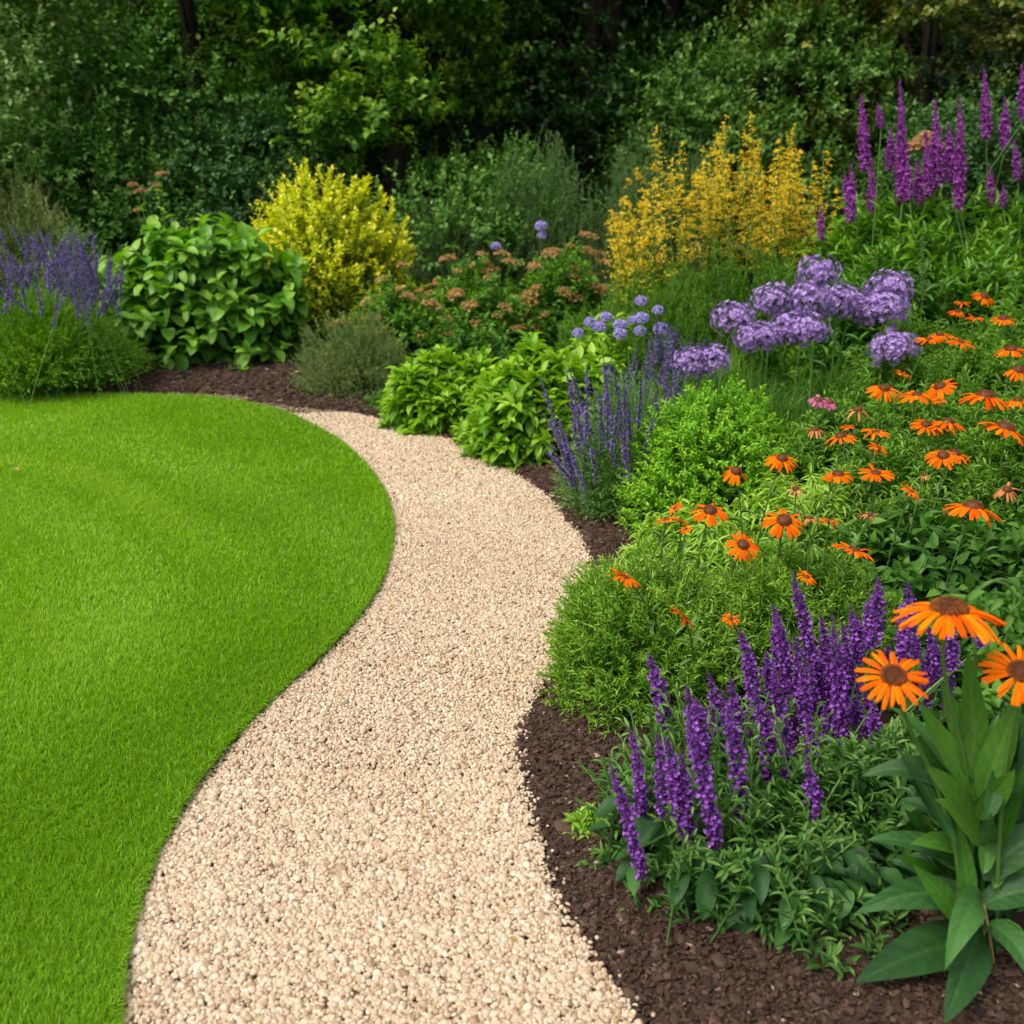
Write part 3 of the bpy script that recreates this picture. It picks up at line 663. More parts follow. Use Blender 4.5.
# golden plumes
def golden(c, pts, label):
    root = plant('golden_plume_plant', c, label, 'plant', 'golden plume plants')
    ms = []
    for k in range(5):
        L = .50; K = 6; t = np.linspace(0, 1, K); ln = np.stack([.03*np.sin(t*3+k), .03*np.sin(t*2+2*k), L*t], 1)[None]
        f = MB().add(tubes(ln, .0022*np.linspace(1, .4, K)[None], 4, .5), 1)
        nb = 46; u = np.sort(rng.random(nb)); p, _ = polypt(ln, u[None]); p = p[0]; az = rng.random(nb)*6.28
        bl = (.085*(1-u)**.7+.012)*rng.uniform(.3, 1.4, nb)
        tip = p+np.stack([np.cos(az)*bl, np.sin(az)*bl, bl*rng.uniform(-.05, .15, nb)], 1)
        br = np.stack([p, (p+tip)/2+[0, 0, .008], tip], 1); f.add(tubes(br, .0008, 3, .6), 1)
        nf = 8; q, tn = polypt(br, rng.uniform(.15, 1, (nb, nf))); q = q.reshape(-1, 3); n = len(q)
        f.add(scatter(T_DIA, q+rng.normal(0, .003, q.shape), rng.normal(0, .7, (n, 3))*[1, 1, .4]+[0, 0, .2], rng.normal(0, .5, (n, 3))+[0, 0, 1], .013*rng.uniform(.7, 1.5, n), .009, np.clip(rng.normal(.55, .25, n), 0, 1)))
        ms.append(f.mesh('flower_plume', [M['gold'], M['stem']]))
    tips = np.array([P(x, y, c[1]+rng.uniform(-.3, .3)) for x, y in pts]); st = from_centre(c, .35, tips, .5, 8, .02, True)
    MB().add(tubes(st, .003, 4, rng.random(len(tips)))).build('stems', M['stem'], root)
    MB().add(leaves_on(st, 40, .1, .75, T_DIA, .07, .012, 55, 30, .4, .3, .9)).build('foliage', M['fresh'], root)
    for i in range(len(tips)):
        d = nrm(st[i, -1]-st[i, -3]); s = rng.uniform(.75, 1.15)
        put(ms[i % 5], 'flower_plume', root, st[i, -1]-d*.50*s, d, (s*rng.uniform(.8, 1.2), s, s))
    return root
def jitpts(pts, n, dx, dy):
    out = list(pts)
    for k in range(n):
        x, y = pts[rng.integers(0, len(pts))]; out.append((x+rng.normal(0, dx), y+abs(rng.normal(0, dy))))
    return out
golden((1.0, 6.75), jitpts([(652, 128), (640, 168), (680, 142), (622, 200), (612, 215), (667, 160), (695, 170), (650, 190), (630, 180)], 16, 15, 30), 'left clump of golden orange plumes in front of the blue-green plants')
golden((1.45, 6.85), jitpts([(731, 112), (722, 130), (740, 134), (710, 150), (757, 150), (700, 165), (725, 150), (745, 160)], 20, 15, 34), 'middle and tallest clump of golden orange plumes')
golden((1.95, 6.75), jitpts([(797, 125), (790, 140), (824, 150), (813, 160), (775, 150), (764, 140), (800, 170), (785, 180)], 18, 15, 28), 'right clump of golden orange plumes next to the magenta spires')
for (x, y, rx, h, lab) in ((.95, 6.2, .42, .80, 'soft green ferny foliage in front of the left golden plumes'), (1.5, 6.25, .5, .92, 'soft green ferny foliage in front of the middle golden plumes'), (2.05, 6.2, .45, .95, 'soft green ferny foliage between the right golden plumes and the alliums')):
    bush('ferny_plant', (x, y), rx, .42, h, lab, 'fresh', 900, .30, 22, T_DIA, .045, .006, up=.8, a0=45, r0=.1, r1=.75, group='ferny green plants below the golden plumes')

# lime-leaved plants along the path
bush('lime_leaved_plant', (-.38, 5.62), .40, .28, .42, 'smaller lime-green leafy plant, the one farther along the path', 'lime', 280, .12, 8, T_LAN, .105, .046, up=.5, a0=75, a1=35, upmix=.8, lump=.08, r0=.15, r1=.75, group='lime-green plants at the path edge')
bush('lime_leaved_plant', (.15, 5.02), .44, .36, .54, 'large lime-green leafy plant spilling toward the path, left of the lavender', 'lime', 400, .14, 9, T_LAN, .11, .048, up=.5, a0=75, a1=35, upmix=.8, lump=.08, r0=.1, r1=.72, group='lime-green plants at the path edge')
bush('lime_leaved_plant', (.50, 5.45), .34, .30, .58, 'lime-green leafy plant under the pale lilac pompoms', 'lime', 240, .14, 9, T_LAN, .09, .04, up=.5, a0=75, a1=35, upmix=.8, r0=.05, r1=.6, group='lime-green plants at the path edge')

# small pale lilac pompoms (each a flower of its own)
sc_m = []
for k in range(3):
    q, d = dome((0, 0), .030, .030, .026, 110, -.3, .05, .1); q[:, 2] = q[:, 2]; f = MB().add(scatter(T_FLO, q*.8, d, rng.normal(0, 1, d.shape), .012, .011, np.clip(rng.normal(.55, .25, 110), 0, 1)))
    sc_m.append(f.mesh('flower_head', M['lilac']))
pom = [(578, 334, 'leftmost pale lilac pompom above the lime plants'), (590, 323, 'pale lilac pompom second from the left, above its neighbour'), (599, 328, 'small pale lilac pompom low between two higher ones on the left'), (606, 318, 'pale lilac pompom standing highest in the left half of its cluster'), (620, 326, 'pale lilac pompom just left of the double one'), (620, 335, 'lowest middle pale lilac pompom above the lavender tips'), (633, 321, 'left half of the double pale lilac pompom'), (642, 319, 'right half of the double pale lilac pompom'), (640, 332, 'pale lilac pompom directly below the double one'), (641, 302, 'topmost pale lilac pompom of the cluster above the lavender, next to an orange bud'), (658, 311, 'tiny pale lilac pompom at the upper right of the cluster'), (661, 330, 'rightmost pale lilac pompom above the lavender'), (541, 227, 'upper pale lilac pompom above the tallest rusty mound'), (542, 236, 'lower pale lilac pompom above the tallest rusty mound'), (496, 247, 'single pale lilac pompom above the rusty mound right of the yellow shrub')]
for px, py, lab in pom:
    Y = 5.35 + rng.uniform(-.15, .15) if px > 560 else 7.25
    tp = P(px, py, Y); c = (tp[0]+rng.normal(0, .05), Y+rng.uniform(0, .08)); root = plant('lilac_pompom_flower', c, lab, 'flower', 'pale lilac pompoms')
    st = bez(np.array([[c[0], c[1], 0]]), tp[None], .5, 8, .02)
    MB().add(tubes(st, .0018, 4, .6)).add(leaves_on(st, 8, .1, .7, T_LAN, .05, .010, 50, 40, .5)).build('stem', M['stem'], root)
    put(sc_m[rng.integers(0, 3)], 'flower_head', root, tp, nrm(st[0, -1]-st[0, -2]+[0, -.2, .5]), rng.uniform(.85, 1.2)*(1 if px > 560 else 1.15))
# lavender at the middle of the path edge, leaning left
lavender((.50, 4.08), .30, .60, .73, 99, 'violet lavender clump leaning over the path edge beside the rounded lime bush', .03, None, mat='lavender', fol='fresh_grey', sp_len=.29, sp_r=.0105, bmin=.3, nb=5200, lean=(-.02, -.03), bw=.003, spread=1.25, fspread=1.1, srad=.35, smin=.45)
lavender((.82, 5.0), .28, .42, .70, 26, 'sparse grey lavender between the pompoms and the alliums', .03, None, mat='lavender', fol='grey', sp_len=.2, sp_r=.009, nb=1600, bw=.003)
# rounded bright bush
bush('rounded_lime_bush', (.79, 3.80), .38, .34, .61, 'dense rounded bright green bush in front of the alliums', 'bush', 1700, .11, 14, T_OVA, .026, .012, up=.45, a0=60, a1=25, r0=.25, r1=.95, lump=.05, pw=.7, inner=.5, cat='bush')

# alliums and their grassy foliage
def grass_clump(name, c, R, h, n, label, mat, bw=.006, group=None):
    root = plant(name, c, label, 'grass clump', group)
    az = rng.random(n)*6.28; u = np.sqrt(rng.random(n))
    tip = np.stack([c[0]+R*u*np.cos(az), c[1]+R*u*np.sin(az), h*(1-.5*u**2)*rng.uniform(.45, 1.1, n)], 1)
    st = from_centre(c, R*.6, tip, .6, 6, .02); side = nrm(rng.normal(0, 1, (n, 3))*[1, 1, .1])
    MB().add(ribbons(st, bw*np.array([[.7, 1, 1, .9, .6, .1]]), side, np.clip(rng.normal(.5, .25, n), 0, 1))).build('foliage', M[mat], root)
grass_clump('grassy_plant', (1.18, 4.35), .30, .52, 2200, 'grassy green foliage at the feet of the alliums behind the rounded bush', 'mid', .006, 'grassy foliage around the alliums')
grass_clump('grassy_plant', (1.52, 4.55), .30, .55, 2200, 'darker grassy foliage under the right-hand alliums', 'mid', .006, 'grassy foliage around the alliums')
grass_clump('grassy_plant', (1.02, 4.85), .35, .58, 2400, 'grassy foliage behind the left-hand alliums', 'fresh', .006, 'grassy foliage around the alliums')
gl = []
for k in range(5):
    n = 300; d = nrm(rng.normal(0, 1, (n, 3))); d = d[d[:, 2] > -.75]; n = len(d); R = .085
    rr = R*(rng.uniform(.45, 1.12, (n, 1))+.09*np.sin(d[:, :1]*5+k)*np.cos(d[:, 1:2]*4+k*2))*np.array([1.08, 1.08, .88]); q = d*rr; f = MB()
    f.add(tubes(np.stack([np.zeros((n, 3)), q*.5, q], 1), .0006, 3, .5), 1)
    # six-pointed star flowers
    a = nrm(np.cross(d, rng.normal(0, 1, (n, 3)))); b = np.cross(d, a)
    for j in range(6):
        dv = a*math.cos(j*PI/3)+b*math.sin(j*PI/3)+d*.45
        f.add(scatter(T_DIA, q, dv, d, .016*rng.uniform(.7, 1.3, n), .0065, np.clip(rng.normal(.5, .28, n), 0, 1)))
    gl.append(f.mesh('flower_globe', [M['globe'], M['stem']]))
AL = [(818, 274, 17, 4.95, 'topmost purple allium globe, standing alone above the row'), (773, 301, 17, 4.75, 'purple allium globe at the upper left of the group'), (809, 301, 18, 4.7, 'purple allium globe directly below the topmost one'), (836, 303, 17, 4.75, 'left of the two merged purple alliums in the middle of the upper row'), (850, 305, 16, 4.8, 'right of the two merged purple alliums in the middle of the upper row'), (890, 289, 18, 4.9, 'upper of the two stacked alliums at the right of the group'), (883, 309, 20, 4.75, 'lower of the two stacked alliums at the right of the group'), (734, 319, 17, 4.6, 'purple allium at the left end of the upper row'), (752, 339, 14, 4.4, 'left of the paired alliums in the lower row'), (766, 336, 14, 4.42, 'right of the paired alliums in the lower row'), (788, 328, 15, 4.5, 'purple allium in the middle of the lower row'), (808, 331, 17, 4.45, 'purple allium at the right end of the lower row'), (893, 348, 18, 4.4, 'lone purple allium lowest on the right above the orange coneflowers'), (690, 363, 14, 4.1, 'left half of the low allium cluster beside the lavender'), (712, 361, 15, 4.12, 'right half of the low allium cluster beside the lavender')]
for px, py, r, Y, lab in AL:
    tp = P(px, py, Y); R = r/FPX*(Y*cP+(CAM_H-tp[2])*sP)
    c = (tp[0]+rng.normal(0, .05), Y+rng.uniform(-.05, .1)); root = plant('allium', c, lab, 'flower', 'purple alliums')
    st = bez(np.array([[c[0], c[1], 0]]), tp[None], .5, 9, .03)
    MB().add(tubes(st, .0038*np.linspace(1.2, .8, 9)[None], 6, .8)).build('stem', M['stem'], root)
    put(gl[rng.integers(0, 5)], 'flower_globe', root, tp, nrm(st[0, -1]-st[0, -2]), R/.085*1.15)

# magenta spires
bush('loosestrife_plant', (2.5, 6.15), .85, .55, 1.22, 'tall leafy plant carrying the magenta spires at the right', 'fresh', 800, .26, 11, T_LAN, .11, .026, up=.65, a0=55, a1=25, r0=.1, r1=.8, pw=.6)
loose = bpy.data.objects.get('loosestrife_plant')
ls = [spike_mesh('flower_spire', [M['magenta'], M['stem']], .42*s, .046, int(26*s), 12, fl=.026, fw=.023, top=.55, bend=.02, loose=.5, stemr=.003) for s in (.8, 1, 1.2)]
SP = [(862, 94, 172), (872, 158, 232), (877, 103, 128), (900, 80, 200), (890, 127, 170), (851, 164, 222), (820, 205, 240), (936, 98, 190), (948, 123, 182), (960, 97, 209), (927, 130, 198), (916, 158, 205), (985, 68, 140), (1004, 97, 150), (1014, 140, 180), (989, 165, 207), (1003, 185, 207), (1021, 64, 120), (906, 155, 200), (844, 172, 200), (1036, 90, 170), (898, 130, 205)]
stp = []
for px, y0, y1 in SP:
    Y = 6.1+rng.uniform(-.3, .25); a = P(px+rng.normal(0, 2)+1, y1, Y); b = P(px, y0, Y); L = np.linalg.norm(b-a)
    stp.append(a); k = 0 if L < .35 else (1 if L < .6 else 2); Lk = (.336, .42, .504)[k]
    s = L/Lk; put(ls[k], 'flower_spire', loose, a, b-a, (max(.5, min(.9, s*.9)),)*2+(s,))
stp = np.array(stp); MB().add(tubes(from_centre((2.5, 6.15), .75, stp, .5, 7, .01, True), .0035, 4, .5)).build('spire_stems', M['stem'], loose)
tall_heads('tall_peach_flower', [(925, 143), (918, 150), (930, 150)], 6.9, 'fuzzy orange flower head behind the central magenta spires', 'peach', .07, lf=.1, hn=120, flat=.8)
bush('lance_leaved_plant', (2.05, 5.65), .45, .4, .92, 'leafy green plant in front of the left magenta spires', 'mid', 420, .22, 10, T_LAN, .10, .024, up=.6, a0=60, a1=25, group='leafy plants below the spires', r1=.7)
bush('lance_leaved_plant', (2.75, 5.55), .5, .42, .95, 'broad leafy green plant in front of the right magenta spires', 'mid', 460, .22, 10, T_LAN, .11, .030, up=.6, a0=60, a1=25, group='leafy plants below the spires', r0=.3, r1=1)
# one faded grey spike among the leaves
fs = spike_mesh('faded_spike', [M['grey'], M['stem']], .42, .016, 26, 7, fl=.012, fw=.009)
root = plant('faded_flower_spike', (2.13, 5.25), 'single faded grey flower spike standing in front of the leafy plants', 'flower'); a = P(923, 300, 5.2); b = P(920, 222, 5.2)
MB().add(tubes(bez(np.array([[2.13, 5.25, 0]]), a[None], .5, 6, 0), .003, 4, .5)).build('stem', M['stem'], root)
put(fs, 'flower_head', root, a, b-a, np.linalg.norm(b-a)/.42)

# ------------------------------------------------------------------ foliage of the coneflower drift
DR = [((.39, 2.50), .34, .37, .42, 'bright feathery mound bulging over the path edge, behind the violet salvia', 'fine'),
      ((.78, 2.52), .32, .30, .43, 'feathery green mound directly behind the middle salvia spikes', 'fine'),
      ((.62, 2.98), .27, .25, .36, 'pale curly-leaved plant in front of the rounded bush', 'curl'),
      ((.98, 3.12), .32, .28, .45, 'pale curly-leaved plant among the middle coneflowers', 'curl'),
      ((1.22, 2.75), .32, .28, .44, 'dark leafy plant behind the large front coneflowers', 'leafd'),
      ((1.30, 2.30), .30, .25, .36, 'dark leafy plant low beside the front coneflower', 'leafd'),
      ((1.62, 2.75), .32, .30, .46, 'dark leafy plant at the right edge behind the front coneflowers', 'leafd'),
      ((1.42, 3.25), .36, .30, .52, 'green coneflower foliage in the middle of the drift', 'leaf'),
      ((1.85, 3.35), .36, .30, .54, 'green coneflower foliage at the right edge of the drift, middle depth', 'leaf'),
      ((1.28, 3.75), .30, .28, .53, 'green coneflower foliage beside the rounded bush', 'leaf'),
      ((1.72, 3.90), .36, .30, .57, 'green coneflower foliage behind the middle of the drift', 'leaf'),
      ((2.18, 3.95), .36, .30, .58, 'green coneflower foliage far right, two thirds back', 'leaf'),
      ((1.78, 4.50), .30, .28, .60, 'green coneflower foliage below the lone low allium', 'leaf'),
      ((2.20, 4.55), .36, .30, .64, 'green coneflower foliage at the back of the drift', 'leaf'),
      ((2.65, 4.60), .36, .30, .65, 'green coneflower foliage at the back right corner', 'leaf'),
      ((2.02, 5.05), .34, .30, .66, 'green foliage under the smallest and farthest coneflowers', 'leaf'),
      ((2.55, 5.10), .38, .30, .68, 'green foliage under the farthest right coneflowers', 'leaf')]
for c, rx, ry, h, lab, ty in DR:
    if ty == 'fine': bush('feathery_green_mound', c, rx, ry, h, lab, 'pale', 1000, .13, 20, T_DIA, .030, .0065, up=.45, a0=60, a1=25, r0=.15, r1=.75, pw=.65, lump=.06, group='foliage of the coneflower drift')
    if ty == 'curl': bush('curly_leaved_plant', c, rx, ry, h, lab, 'pale', 520, .13, 12, T_CURL, .045, .011, up=.45, a0=75, a1=35, r0=.3, r1=1, pw=.7, group='foliage of the coneflower drift')
    if ty == 'leaf': bush('coneflower_foliage', c, rx, ry, h+.03, lab, 'drift', 800, .14, 13, T_LAN, .044, .0105, up=.5, a0=65, a1=30, r0=.2, r1=.95, pw=.65, lump=.09, group='foliage of the coneflower drift')
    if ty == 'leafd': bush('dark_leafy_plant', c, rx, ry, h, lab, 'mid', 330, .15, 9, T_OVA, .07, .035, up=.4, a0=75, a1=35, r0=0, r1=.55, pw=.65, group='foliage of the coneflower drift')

# ------------------------------------------------------------------ coneflowers
def petal_t(rows=5, cols=5, droop=.25, groove=.05, notch=.06, flare=.85):
    V = []
    for i in range(rows+1):
        y = i/rows; w = .42+.58*min(1, y/.45)*1.0; w *= (1 if y < .82 else 1-(y-.82)/.18*.45)
        for c in range(cols):
            s = 2*c/(cols-1)-1; yy = y-(notch*(1-abs(s)) if False else 0) + (notch*math.cos(s*PI*2)*(.5) if i == rows else 0)
            V.append((.5*s*w, yy, .05*math.sin(y*PI) - droop*y**1.8 + groove*math.cos(s*PI*2)*.5*min(1, y*3) - .06*s*s))
    F = []
    for i in range(rows):
        for c in range(cols-1): a = i*cols+c; F.append((a, a+1, a+cols+1, a+cols))
    return np.array(V), np.array(F)
def cone_piece(r, h, nb=170):
    V = []; F = []; S = 16; K = 6
    for k in range(K+1):
        t = k/K*PI/2
        for s in range(S): V.append((r*math.cos(t)**.7*math.cos(6.283*s/S) if k < K else 0, r*math.cos(t)**.7*math.sin(6.283*s/S) if k < K else 0, h*math.sin(t)))
    for k in range(K):
        for s in range(S): F.append((k*S+s, k*S+(s+1) % S, (k+1)*S+(s+1) % S, (k+1)*S+s))
    body = (np.array(V), np.array(F), np.full(len(V), .25))
    i = np.arange(nb); ct = 1-(i+.5)/nb; az = i*2.39996; st = np.sqrt(1-ct**2)
    d = np.stack([st*np.cos(az), st*np.sin(az), ct], 1); p = d*np.array([r, r, h])*.97
    p[:, :2] *= (1/np.maximum(st, .3)**.3)[:, None]
    dv = nrm(d*[1, 1, 1.2]+[0, 0, .3])
    br = scatter(T_BUD, p, dv, np.tile([.3, .2, 1.], (nb, 1)), r*.20, r*.10, np.clip(.35+.5*rng.random(nb)-.25*ct**2, 0, 1))
    return body, br
def petals_piece(R, r0, npet, droop, width, cols=5, rows=5, jit=.12, ringtilt=0., rj=.18, missing=0.):
    T = petal_t(rows, cols, droop)
    az = np.arange(npet)/npet*6.283+rng.normal(0, .06, npet); k = rng.random(npet) >= missing; az = az[k]; n = len(az)
    e = rng.normal(ringtilt, jit, n)
    d = np.stack([np.cos(az)*np.cos(e), np.sin(az)*np.cos(e), np.sin(e)], 1)
    pos = np.stack([np.cos(az)*r0*.75, np.sin(az)*r0*.75, rng.normal(0, r0*.04, n)], 1)
    return scatter(T, pos, d, np.tile([0, 0, 1.], (n, 1))+rng.normal(0, .12, (n, 3)), (R-r0*.75)*rng.uniform(.88, 1.06, n), width*rng.uniform(.8, 1.15, n), np.clip(rng.normal(.5, rj, n), 0, 1))
HV = {}
def head_variant(kind, k):
    key = (kind, k)
    if key in HV: return HV[key]
    R = .07
    if kind == 'open': pr = petals_piece(R, .026, 19+k % 3, .36+.07*(k % 4), .0135, 3, 4, .14, .05); cn = cone_piece(.024, .019, 90)
    elif kind == 'flat': pr = petals_piece(R, .022, 20, .28, .014, 3, 4, .15, .1); cn = cone_piece(.018, .009, 60)
    elif kind == 'droop': pr = petals_piece(R, .028, 15, .75, .0165, 3, 5, .15, -.1, missing=.1); cn = cone_piece(.027, .027, 90)
    elif kind == 'bud': pr = petals_piece(R, .028, 18, .75, .016, 3, 4, .25, .42); cn = cone_piece(.020, .008, 40)
    else: pr = petals_piece(R, .022, 12, .6, .014, 3, 4, .3, .0, missing=.2); cn = cone_piece(.024, .020, 60)
    pm = MB().add(pr).mesh('petals', M['faded'] if kind == 'faded' else M['petal'])
    cm = MB().add(cn[0]).add(cn[1]).mesh('cone', M['cone'])
    HV[key] = (pm, cm); return HV[key]
CF = [(984, 297, 12, 'open', 'farthest coneflower at the top of the drift, with wide drooping petals'),
      (962, 303, 7, 'bud', 'tiny half-open coneflower left of the farthest one'),
      (957, 312, 8, 'open', 'small coneflower just below the tiny half-open one at the back'),
      (975, 318, 8, 'flat', 'small flat coneflower between two others at the back of the drift'),
      (1003, 319, 12, 'open', 'coneflower near the right edge, second row from the back'),
      (929, 339, 12, 'flat', 'left half of a touching pair of coneflowers below the right alliums'),
      (940, 335, 10, 'open', 'right half of a touching pair of coneflowers, raised behind its partner'),
      (961, 342, 13, 'flat', 'broad orange coneflower right of the touching pair at the back'),
      (1011, 350, 15, 'open', 'large back-row coneflower at the right edge, above one cut by the frame'),
      (1018, 371, 13, 'droop', 'coneflower with a dark cone cut by the right edge of the photo'),
      (903, 374, 7, 'bud', 'little closed orange flower alone below the lone allium'),
      (884, 389, 15, 'open', 'coneflower with a tall brown cone left of the long overlapping row'),
      (917, 395, 18, 'flat', 'wide coneflower in the middle of the overlapping row'),
      (940, 387, 15, 'open', 'coneflower at the right end of the overlapping row, slightly higher'),
      (985, 397, 23, 'open', 'large flat-spread coneflower with a brown cone, upper right of the drift'),
      (1018, 401, 12, 'open', 'coneflower half out of the frame beside the large flat-spread one'),
      (939, 400, 6, 'bud', 'tiny orange bud below the overlapping row'),
      (926, 425, 14, 'open', 'left coneflower of the crowded trio, brown cone tilted left'),
      (948, 423, 16, 'open', 'right coneflower of the crowded trio, pale-edged petals'),
      (938, 427, 10, 'flat', 'small coneflower squeezed in the crowded trio'),
      (1005, 429, 24, 'open', 'biggest coneflower in the upper drift, at the right edge'),
      (841, 437, 15, 'open', 'coneflower under a closed bud at the left of the drift'),
      (847, 427, 6, 'bud', 'closed orange bud perched above a coneflower on the left'),
      (876, 432, 12, 'bud', 'orange flower with upturned petals and no visible cone, in mid drift'),
      (879, 448, 9, 'bud', 'smaller upturned orange flower directly beneath another'),
      (943, 456, 16, 'open', 'left half of a coneflower pair with ragged yellow-tipped petals'),
      (955, 454, 15, 'open', 'right half of a coneflower pair with ragged yellow-tipped petals'),
      (782, 459, 15, 'open', 'coneflower at the right shoulder of the rounded bush'),
      (736, 472, 13, 'droop', 'coneflower with a large dark cone in front of the rounded bush'),
      (838, 475, 15, 'open', 'coneflower left of its twin in the centre of the drift'),
      (876, 473, 17, 'flat', 'right twin coneflower in the centre of the drift, flatter and wider'),
      (911, 491, 10, 'bud', 'small half-open coneflower right of centre'),
      (924, 475, 6, 'faded', 'small faded pinkish bloom above the half-open one'),
      (1007, 490, 12, 'faded', 'fading coneflower with drooped petals near the right edge'),
      (973, 508, 25, 'open', 'largest coneflower of the drift, bold brown dome above dark leaves'),
      (796, 489, 9, 'faded', 'faded bloom lost in the curly foliage'),
      (784, 521, 20, 'open', 'wide coneflower over the pale curly foliage'),
      (810, 518, 8, 'faded', 'withering bloom just right of the wide coneflower'),
      (829, 521, 9, 'bud', 'small orange flower right of the withering bloom'),
      (870, 515, 7, 'faded', 'dull orange bud alone in green foliage, mid drift'),
      (710, 511, 18, 'open', 'coneflower beside the small cluster at the foot of the rounded bush'),
      (675, 508, 7, 'bud', 'top flower of the small red-orange cluster by the path'),
      (666, 520, 11, 'bud', 'left flower of the small red-orange cluster by the path'),
      (681, 521, 9, 'flat', 'right flower of the small red-orange cluster by the path'),
      (686, 529, 6, 'bud', 'lowest bud of the small red-orange cluster by the path'),
      (743, 545, 16, 'open', 'deep orange coneflower tilted toward the viewer in mid foreground'),
      (854, 550, 20, 'tilt', 'coneflower seen edge-on, its petals sloping down to the right'),
      (807, 577, 9, 'bud', 'small orange flower behind the tallest salvia spike'),
      (625, 577, 15, 'bud', 'red-orange flower at the left tip of the feathery mound'),
      (683, 617, 14, 'bud', 'orange flower in the middle of the feathery mound'),
      (731, 619, 8, 'bud', 'tiny orange flower just left of the salvia spikes'),
      (862, 515, 5, 'faded', 'tiny faded bud beside a dull orange one'),
      (858, 410, 12, 'faded', 'faded rusty bloom left of the tall brown-coned flower'),
      (815, 430, 10, 'faded', 'dull reddish withered bloom beside the mauve flower')]
zx = ([290, 300, 400, 500, 545, 600, 620], [.76, .74, .62, .53, .47, .43, .40])
for i, (px, py, r, kd, lab) in enumerate(CF):
    z = np.interp(py, *zx)+rng.uniform(.0, .03); tp = G(px, py, z); Y = tp[1]
    R = r/FPX*(Y*cP+(CAM_H-z)*sP)
    c = (tp[0]+rng.normal(0, .04), Y+rng.uniform(.0, .08)); c = (c[0]+.10, c[1]+.14) if (px < 760 and py > 530) else c; root = plant('coneflower', c, lab, 'flower', 'orange coneflowers of the drift')
    st = bez(np.array([[c[0], c[1], 0]]), tp[None]-[[0, 0, .004]], .5, 8, .02)
    MB().add(tubes(st, .0024, 5, .6)).add(leaves_on(st, 9, .25, .92, T_LAN, .06, .014, 60, 40, .5, .3, .9)).build('stem', M['stem'], root)
    kk = 'flat' if kd == 'tilt' else kd; pm, cm = head_variant(kk, i % 4)
    d = nrm(np.array([rng.normal(0, .26), -.14+rng.normal(0, .2), 1.0]))
    if kd == 'tilt': d = nrm(np.array([.30, .1, 1.0]))
    if py == 545: d = nrm(np.array([.05, -.7, 1.0]))
    s = R/.066
    a = put(pm, 'petals', root, tp, d, s); b = put(cm, 'cone', root, tp, d, s)
    sp = rng.random()*6.28
    from mathutils import Quaternion
    q = rot_to(d).to_quaternion() @ Quaternion((0, 0, 1), sp)
    a.rotation_euler = q.to_euler(); b.rotation_euler = q.to_euler()
# mauve pair of blooms behind
for px, py, lab in ((818, 400, 'pale pink left one of the two mauve blooms left of the coneflowers'), (830, 402, 'deeper mauve right one of the two blooms left of the coneflowers')):
    tp = P(px, py, 3.7); c = (tp[0], 3.75); root = plant('mauve_bloom', c, lab, 'flower', 'mauve blooms')
    MB().add(tubes(bez(np.array([[c[0], c[1], 0]]), tp[None], .5, 6, .01), .002, 4, .5)).build('stem', M['stem'], root)
    m1 = MB().add(petals_piece(.036, .012, 12, .5, .014, 3, 4, .25)).mesh('petals', M['mauve']); put(m1, 'petals', root, tp, nrm(np.array([.1, -.4, 1])), 1)
    m1 = MB().add(cone_piece(.014, .010, 40)[0]).mesh('cone', M['cone']); put(m1, 'cone', root, tp, nrm(np.array([.1, -.4, 1])), 1)

